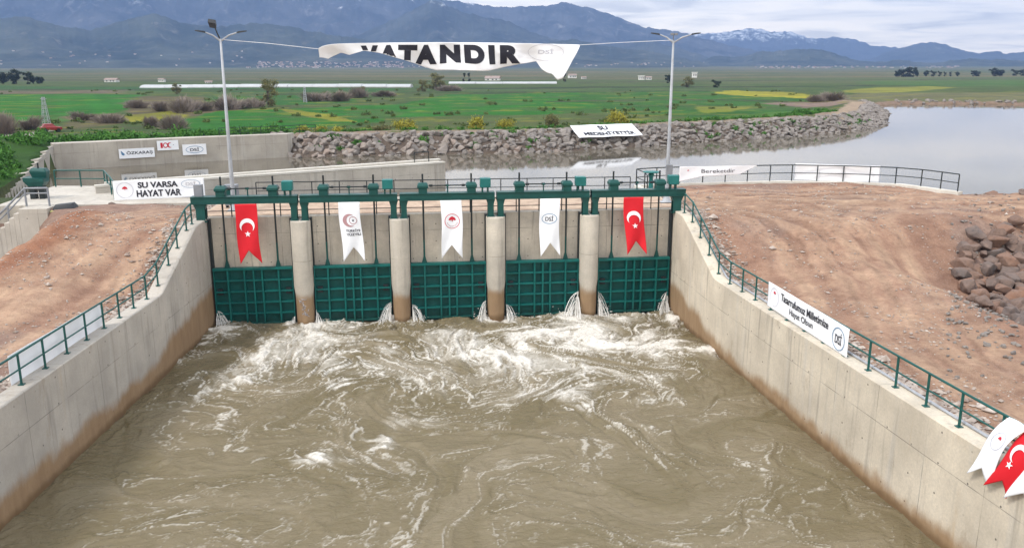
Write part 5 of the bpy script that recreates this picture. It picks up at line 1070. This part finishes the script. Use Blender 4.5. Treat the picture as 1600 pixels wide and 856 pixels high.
def tree_proto(seed, m, n=1500, H=1.0, cw=.42, cz=.62, ch=.36, leaf=.03, sparse=.45):
    rng = np.random.default_rng(seed); blobs = []; b = MB(); b.tube([(0, 0, -.05), (.01, 0, .3), (0, .01, cz)], [.035, .026, .014], 8)
    for k in range(13):
        a = rng.uniform(0, 6.28); r = cw * rng.uniform(.15, .8); z = cz + ch * rng.uniform(-.85, .75); x, y = r * math.cos(a), r * math.sin(a); blobs.append((x, y, z, rng.uniform(.28, .48) * min(cw, ch), rng.uniform(.75, 1.0)))
        b.tube([(0, 0, rng.uniform(.25, .5)), (x * .5, y * .5, z * .8), (x, y, z)], [.016, .010, .005], 5)
    V, Fq = leaf_quads(crown_pts(blobs, n, rng, sparse), leaf, rng, .2); return np_mesh('crown', V, Fq, m, False), b.mesh('trunk', M['bark'])
def plant(kind, x, y, sx, sz, pr, label, cat, group=None, rz=0, z=None):
    o = thing(kind, (x, y, float(gh(x, y)) - .02 if z is None else z), label, cat, group, rz); o.scale = (sx, sx, sz)
    link('crown' if kind == 'tree' else 'foliage', pr[0], o); link('trunk' if kind == 'tree' else 'stem', pr[1], o); return o
def vegetation():
    rng = random.Random(77)
    yb = [bush_proto('y', 500 + k, M['leaf_yellow'], 1500, leaf=.06) for k in range(3)]; ob = [bush_proto('o', 520 + k, M['leaf_olive'], 1300, leaf=.06) for k in range(2)]; bb = [bush_proto('b', 540 + k, M['leaf_bare'], 1900, True) for k in range(3)]; gb = [bush_proto('g', 560 + k, M['leaf_green'], 1500, leaf=.07) for k in range(2)]
    def shrub(px, py, wpx, hpx, pr, label, group=None, zz=5.45):
        c = atz(px, py, zz); k = np.dot(c - CAM, _f) / 1315; return plant('shrub', c[0], c[1], wpx * k / 1.55, hpx * k / .92, pr, label, 'shrub', group, rng.uniform(0, 6.28))
    YL = 'rounded yellow green shrub growing behind the top of the riprap bank'; G1 = 'yellow green shrubs behind the riprap'
    for px, py, w, h in [(475, 205, 30, 16), (503, 205, 34, 14), (528, 205, 30, 13), (632, 202, 36, 22), (746, 201, 36, 25), (790, 201, 30, 22)]: shrub(px, py, w, h, yb[rng.randrange(3)], YL, G1, 5.6)
    shrub(596, 204, 36, 15, ob[0], 'low olive shrub beside the yellow shrubs behind the riprap'); shrub(861, 198, 30, 24, ob[1], 'olive twiggy shrub behind the riprap, left of the shore banner'); shrub(963, 193, 30, 24, yb[1], 'yellow shrub above the SU MEDENIYETTIR banner')
    BL = 'grey brown leafless shrub in the scrub between the green fields'; G2 = 'bare shrubs between the fields'
    for px, py, w, h in [(290, 174, 46, 24), (318, 172, 34, 18), (360, 170, 52, 22), (395, 168, 34, 16), (250, 172, 40, 16), (215, 168, 36, 14), (495, 158, 46, 16), (530, 158, 40, 18), (560, 152, 30, 18), (600, 150, 34, 10), (270, 200, 40, 24), (235, 196, 34, 18), (10, 208, 50, 34), (-20, 204, 50, 34), (45, 200, 44, 20), (170, 190, 50, 16), (130, 186, 40, 14), (700, 142, 40, 10)]:
        shrub(px, py, w, h, bb[rng.randrange(3)], BL, G2)
    shrub(1302, 157, 44, 16, bb[0], 'wide grey leafless shrub at the landward end of the peninsula'); shrub(1275, 158, 30, 12, bb[2], 'grey leafless shrub left of the wide one near the peninsula')
    for px, py, w, h in [(1250, 179, 30, 12), (1225, 180, 22, 8), (1285, 172, 24, 8)]: shrub(px, py, w, h, gb[0], 'low green shrub on the bank near the peninsula road', 'green shrubs by the peninsula road', 6.2)
    tp = [tree_proto(600 + k, M['leaf_olive'], 3600, leaf=.022, cw=.36, cz=.5, ch=.46, sparse=.6) for k in range(2)]; td = [tree_proto(620 + k, M['leaf_dark'], 1800, leaf=.045, cz=.48, ch=.52) for k in range(3)]; pop = [tree_proto(640 + k, M['leaf_dark'], 1400, leaf=.04, cw=.18, cz=.48, ch=.55) for k in range(2)]
    def tr(px, py, hpx, pr, label, group=None, wide=1.0):
        c = atz(px, py, 5.6); k = np.dot(c - CAM, _f) / 1315; H = hpx * k; return plant('tree', c[0], c[1], H * wide, H, pr, label, 'tree', group, rng.uniform(0, 6.28))
    tr(420, 165, 46, tp[0], 'loose olive tree standing alone in the fields right of the left lamp post', None, 1.0); tr(277, 146, 21, tp[1], 'small round olive tree in front of the left end of the white greenhouses', None, 1.1)
    tr(682, 140, 32, tp[1], 'broad bare looking tree below the middle of the hanging banner', None, 1.5); tr(660, 142, 20, tp[0], 'smaller olive tree just left of the broad tree below the hanging banner', None, 1.3); tr(562, 150, 18, tp[0], 'low olive tree between the greenhouses and the bright green field', None, 1.4)
    tr(1074, 136, 20, tp[1], 'dark olive tree beside the right lamp post', None, 1.6); tr(1119, 136, 12, td[0], 'small dark round tree in the field right of the lamp post', None, 1.4); tr(1043, 129, 13, td[1], 'dark bushy tree just left of the right lamp post', None, 1.2)
    GL = 'dark tree in the clump at the left end of the far field edge'
    for px, h, w in [(-25, 26, 1.1), (5, 24, 1.0), (26, 23, 1.1), (44, 19, 1.2), (62, 15, 1.2)]: tr(px, 131, h, td[rng.randrange(3)], GL, 'dark trees at the far left', w)
    for px in (725, 733, 882): tr(px, 127, 14, pop[0], 'small dark conifer standing on the plain below the hanging banner', 'small conifers on the plain', 1.2)
    for px, h, w in [(1402, 12, 1.2), (1411, 14, 1.3), (1421, 15, 1.1), (1427, 15, 1.1)]: tr(px, 119.5, h, td[rng.randrange(3)], 'dark tree in the tall clump on the right hand horizon', 'clump of trees on the right horizon', w)
    for px, h, w in [(1448, 9, 1.2), (1458, 9, 1.2), (1468, 8, .9), (1476, 7, .8), (1485, 7, .8), (1495, 7, 1.2), (1520, 9, 1.4), (1528, 9, 1.2)]: tr(px, 119, h, td[rng.randrange(3)], 'small dark tree in the thin row on the right hand horizon', 'thin row of trees on the right horizon', w)
    tr(1552, 119, 13, td[1], 'broad dark tree near the right edge of the plain', None, 1.3); tr(1562, 119, 13, td[2], 'second broad dark tree touching the one near the right edge', None, 1.3)
    for px in (1586, 1598, 1612): tr(px, 118, 10, td[0], 'small dark tree at the very right edge of the plain', 'trees at the right edge', 1.4)
    # weeds, grass and thicket: nobody could count them
    r = np.random.default_rng(12)
    def clumps(name, n, fx, m, leaf, rad_, dens, label, up=1.0, asp=1.4):
        Vs, Fs, b = [], [], 0
        for k in range(n):
            x, y, s_ = fx(); z = float(gh(x, y)); bl = [(x + r.uniform(-.5, .5) * s_, y + r.uniform(-.5, .5) * s_, z + rad_ * s_ * r.uniform(.1, .45), rad_ * s_ * r.uniform(.5, .9), .75) for _ in range(3)]
            C = crown_pts(bl, int(dens * s_), r); C[:, 2] = np.maximum(C[:, 2], z + .02); v, f = leaf_quads(C, leaf, r, up, asp); Vs.append(v); Fs.append(f + b); b += len(v)
        tag(link(name, np_mesh(name, np.concatenate(Vs), np.concatenate(Fs), m, False)), label, 'undergrowth', None, 'stuff')
    def slope():
        while True:
            x = r.uniform(-62, -28); y = r.uniform(9, 36); w = float(np.interp(y, [p[1] for p in WING], [p[0] for p in WING]))
            if x < w - 1.0: return x, y, r.uniform(.6, 1.5)
    def bank(): 
        x = r.uniform(-62, -15); y = np.interp(x, [-62, -32, -15.6], [38, 37.5, 45]) + abs(r.normal(0, 7)) + 1.5; return x, y, r.uniform(.5, 1.6)
    clumps('undergrowth', 230, slope, M['leaf_green'], .13, .8, 190, 'lush green thicket covering the slope left of the wing wall')
    clumps('undergrowth', 300, bank, M['leaf_green'], .13, .75, 150, 'green weeds growing behind the back wall')
    def scrub():
        px = r.uniform(-60, 1290); py = r.uniform(140, 203); c = atz(px, py, 5.4); return c[0], c[1], r.uniform(.5, 1.6)
    def scrub_ok():
        while True:
            x, y, s_ = scrub()
            if dpath(np.array(x), np.array(y), SHORE) > 8 and not inpoly(np.array(x), np.array(y), LAKE) and fbm(np.array(x / 9), np.array(y / 6), 4, 31) > .53 and not inpoly(np.array(x), np.array(y), FIELDS[5][0]): return x, y, s_
    clumps('undergrowth', 200, scrub_ok, M['leaf_scrub'], .14, .42, 80, 'rough olive scrub scattered between the fields')
    def lakeside():
        i = r.integers(3, len(SHORE) - 1); f = r.random(); a, b_ = SHORE[i], SHORE[i + 1]; d = r.choice([r.uniform(.8, 3.6), r.uniform(6.6, 11)], p=[.22, .78]); L = math.hypot(b_[0] - a[0], b_[1] - a[1]); n = ((b_[1] - a[1]) / L, -(b_[0] - a[0]) / L)
        return a[0] + (b_[0] - a[0]) * f + n[0] * d, a[1] + (b_[1] - a[1]) * f + n[1] * d, r.uniform(.35, .9)
    x, y, _ = lakeside()
    clumps('undergrowth', 330, lakeside, M['leaf_green'], .10, .6, 110, 'green tufts growing among and behind the riprap')
vegetation()

# ------------------------------------------------------------------ far buildings and small things
def far_things():
    rng = random.Random(3)
    t = NT('greenhouse_film'); gm = t.fin(t.mix(t.noise(t.scale(t.pos(), (.5, .1, 1)), 1, 3), (0.30, 0.31, 0.31), (0.46, 0.47, 0.48)), .5)
    t = NT('farm_wall'); wm = t.fin(t.mix(t.noise(t.pos(), .6, 4), (0.62, 0.60, 0.56), (0.78, 0.77, 0.74)), .9); t = NT('farm_roof'); rm = t.fin(t.mix(t.noise(t.pos(), .8, 4), (0.20, 0.10, 0.07), (0.33, 0.30, 0.28)), .8)
    def tunnel(x0, y0, x1, y1, w, h, label, group):
        c = Vector(((x0 + x1) / 2, (y0 + y1) / 2, 0)); L = math.hypot(x1 - x0, y1 - y0); o = thing('greenhouse', (c.x, c.y, float(gh(c.x, c.y)) - .1), label, 'greenhouse', group, math.atan2(y1 - y0, x1 - x0)); b = MB(); rings = []
        for k in range(9): a = math.pi * k / 8; rings.append((w / 2 * math.cos(a), h * math.sin(a) ** .8))
        b.loft([[(-L / 2, y, z) for y, z in rings], [(L / 2, y, z) for y, z in rings]], True, False); b.build('cover', gm, o)
        for s in (-1, 1): MB().add([(s * L / 2, y, z) for y, z in rings], [tuple(range(9))[::s]]).build('end_wall', gm, o)
    for k in range(11):
        a = atz(226 + k * 38, 137 - k * .02, 5.4); b = atz(226 + (k + 1) * 38 - .6, 137 - k * .02, 5.4); tunnel(a[0], a[1], b[0], b[1], 9, 1.25, 'white plastic greenhouse in the long row beyond the left fields', 'long row of greenhouses')
    for k in range(4):
        a = atz(702 + k * 42, 130.4, 5.4); b = atz(702 + (k + 1) * 42 - .6, 130.4, 5.4); tunnel(a[0], a[1], b[0], b[1], 9, 1.0, 'white plastic greenhouse in the shorter row below the hanging banner', 'short row of greenhouses')
    def house(px, py, wpx, hpx, label, flat=False):
        c = atz(px, py, 5.6); k = np.dot(c - CAM, _f) / 1315; w, h = wpx * k, hpx * k; o = thing('farmhouse', (c[0], c[1], float(gh(c[0], c[1])) - .2), label, 'house', None, rng.uniform(-.3, .3)); d = w * .7
        MB().box(-w / 2, w / 2, -d / 2, d / 2, 0, h).build('wall', wm, o)
        if flat: MB().box(-w / 2 - .3, w / 2 + .3, -d / 2 - .3, d / 2 + .3, h + .003, h + .35).build('roof', wm, o)
        else: MB().add([(-w / 2 - .3, -d / 2 - .3, h + .003), (w / 2 + .3, -d / 2 - .3, h + .003), (w / 2 + .3, d / 2 + .3, h + .003), (-w / 2 - .3, d / 2 + .3, h + .003), (-w / 2 - .3, 0, h + w * .16), (w / 2 + .3, 0, h + w * .16)], [(0, 1, 5, 4), (2, 3, 4, 5), (0, 4, 3), (1, 2, 5), (0, 3, 2, 1)]).build('roof', rm, o)
        for s in (-.28, .05, .3): MB().box(w * s - w * .06, w * s + w * .06, -d / 2 - .03, -d / 2 - .003, h * .35, h * .75).build('window', M['lamp'], o)
    house(1002, 124, 9, 6, 'white farmhouse with a flat roof, the left of a pair beside the right lamp post', True); house(1013, 124, 9, 4.5, 'low white shed attached to the flat roofed farmhouse'); house(1085, 121, 7, 8, 'tall white farmhouse right of the right lamp post', True)
    house(894, 122, 12, 5, 'low white farmhouse right of the hanging banner tip'); house(912, 123, 7, 3, 'tiny white shed beside the low white farmhouse'); house(770, 125, 22, 4, 'long low barn with reddish roof below the hanging banner'); house(253, 128, 9, 5, 'small white farmhouse near the left end of the greenhouses'); house(326, 129, 10, 3, 'small pale shed beside the left lamp post'); house(175, 128, 18, 4, 'long low barn with reddish roof far left on the plain')
    # lattice masts
    def mast(px, py, hpx, wpx, label):
        c = atz(px, py, 5.4); k = np.dot(c - CAM, _f) / 1315; h, w = hpx * k, wpx * k / 2; o = thing('lattice_mast', (c[0], c[1], float(gh(c[0], c[1]))), label, 'mast'); b = MB(); r_ = max(.02, k * .35); cs = [(1, 1), (-1, 1), (-1, -1), (1, -1)]
        for sx, sy in cs: b.tube([(sx * w, sy * w, 0), (sx * w * .3, sy * w * .3, h)], r_, 5)
        n = 7
        for i in range(n):
            z0, z1 = h * i / n, h * (i + 1) / n; w0, w1 = w * (1 - .7 * i / n), w * (1 - .7 * (i + 1) / n)
            for q in range(4): a_, b_ = cs[q], cs[(q + 1) % 4]; b.tube([(a_[0] * w0, a_[1] * w0, z0), (b_[0] * w1, b_[1] * w1, z1)], r_ * .6, 4); b.tube([(b_[0] * w0, b_[1] * w0, z0), (a_[0] * w1, a_[1] * w1, z1)], r_ * .6, 4)
        b.build('lattice', M['galv'], o); MB().box(-w * .9, w * .9, -r_, r_, h * .93, h * .93 + 2 * r_).build('crossarm', M['galv'], o)
    mast(73, 197, 46, 10, 'slender grey lattice mast at the near edge of the left green field'); mast(477, 160, 24, 5, 'small grey lattice mast in front of the bare shrubs left of centre')
    # red vehicle on the field track
    c = atz(80, 203, 5.6); o = thing('parked_car', (c[0], c[1], float(gh(c[0], c[1]))), 'small dark red vehicle on the pale field track at the left', 'car', None, rad(35)); t = NT('red_car_paint'); rp = t.fin(t.mix(t.noise(t.pos(), 2, 3), (0.22, 0.02, 0.02), (0.3, 0.03, 0.03)), .35)
    MB().loft([[(-1.1, -.5, .25), (1.1, -.5, .25), (1.1, .5, .25), (-1.1, .5, .25)], [(-1.15, -.52, .6), (1.15, -.52, .55), (1.15, .52, .55), (-1.15, .52, .6)], [(-.9, -.45, .68), (.45, -.45, .68), (.45, .45, .68), (-.9, .45, .68)], [(-.75, -.38, 1.0), (.15, -.38, 1.0), (.15, .38, 1.0), (-.75, .38, 1.0)]], False).build('body', rp, o, .03)
    for sx in (-.7, .7):
        for sy in (-.5, .5): MB().tube([(sx, sy - .07, .22), (sx, sy + .07, .22)], .22, 12).build('wheel', M['black'], o)
    # wire fence on the shoulder of the back wall
    P = [(-20.2, 41.6, 6.45), (-18.4, 42.4, 6.45), (-16.6, 43.3, 6.4), (-14.9, 44.8, 6.35), (-13.4, 47.4, 6.3), (-11.9, 48.6, 6.25)]
    railing('wire_fence', 'dark thin wire fence above the right end of the back wall', P, .85, M['black'], (.33, .66), .022, False, 'fence')
    # platform machinery
    o = thing('actuator', (-23.35, 8.7, 5.6), 'dark green gate actuator on black legs at the head of the stairs', 'actuator')
    for s in (-.28, .22): MB().box(s - .16, s + .16, -.2, .2, 0, .75).build('leg', M['black'], o, .02)
    MB().loft([[(-.42, -.35, .752), (.36, -.35, .752), (.36, .35, .752), (-.42, .35, .752)], [(-.62, -.45, 1.05), (.5, -.45, 1.0), (.5, .45, 1.0), (-.62, .45, 1.05)], [(-.64, -.45, 1.26), (.5, -.45, 1.2), (.5, .45, 1.2), (-.64, .45, 1.26)]], False).build('gearbox', M['green'], o, .04)
    MB().loft([[(-.3, .0, 1.262), (.5, .0, 1.205), (.5, .5, 1.205), (-.3, .5, 1.262)], [(-.4, -.05, 1.6), (.55, -.05, 1.55), (.55, .55, 1.55), (-.4, .55, 1.6)], [(-.3, .05, 1.75), (.45, .05, 1.72), (.45, .45, 1.72), (-.3, .45, 1.75)]], False).build('motor_box', M['green'], o, .05)
    MB().tube([(.05, .2, 1.74), (.05, .2, 2.05)], .05, 8).build('screw_stem', M['black'], o)
    o = thing('valve_stand', (12.95, 8.2, 5.6), 'pale green valve stand with a flat handwheel behind the right end of the deck', 'valve'); MB().lathe([(.2, 0), (.16, .1), (.12, .7), (.2, .95), (.1, 1.05)], n=12).build('pedestal', M['teal'], o); MB().lathe([(.001, 1.06), (.5, 1.07), (.52, 1.1), (.5, 1.13), (.001, 1.14)], n=20).build('handwheel', M['teal'], o)
    o = thing('control_cabinet', (-11.55, 4.2, 5.6), 'small grey green control cabinet beside the left lamp post', 'cabinet'); MB().box(-.35, .35, -.22, .22, .12, 1.25).build('body', M['grey'], o, .02); MB().box(-.28, .28, -.245, -.223, .3, 1.1).build('door', M['green'], o, .01)
    for s in (-.28, .28): MB().box(s - .05, s + .05, -.15, .15, 0, .118).build('foot', M['black'], o)
    o = thing('folded_tarp', (-20.75, 5.6, 5.42), 'dark folded tarp with a pale yellow band at the stair head', 'tarp'); t = NT('yellow_cloth'); ym = t.fin(t.mix(t.noise(t.pos(), 5, 3), (0.5, 0.52, 0.16), (0.66, 0.68, 0.3)), .8)
    MB().loft([[(-.55, -.3, -.3), (.55, -.35, -.3), (.6, .35, -.3), (-.5, .35, -.3)], [(-.6, -.32, .1), (.5, -.3, .15), (.55, .3, .2), (-.55, .3, .1)], [(-.45, -.2, .32), (.4, -.2, .36), (.42, .22, .38), (-.4, .2, .3)]], True).build('tarp', M['lamp'], o, .03); MB().loft([[(-.7, -.42, -.22), (.75, -.44, -.14), (.78, -.37, -.14), (-.66, -.35, -.22)], [(-.7, -.42, .0), (.78, -.44, .08), (.8, -.36, .08), (-.66, -.34, .0)]], False).build('band', ym, o, .03)
far_things()
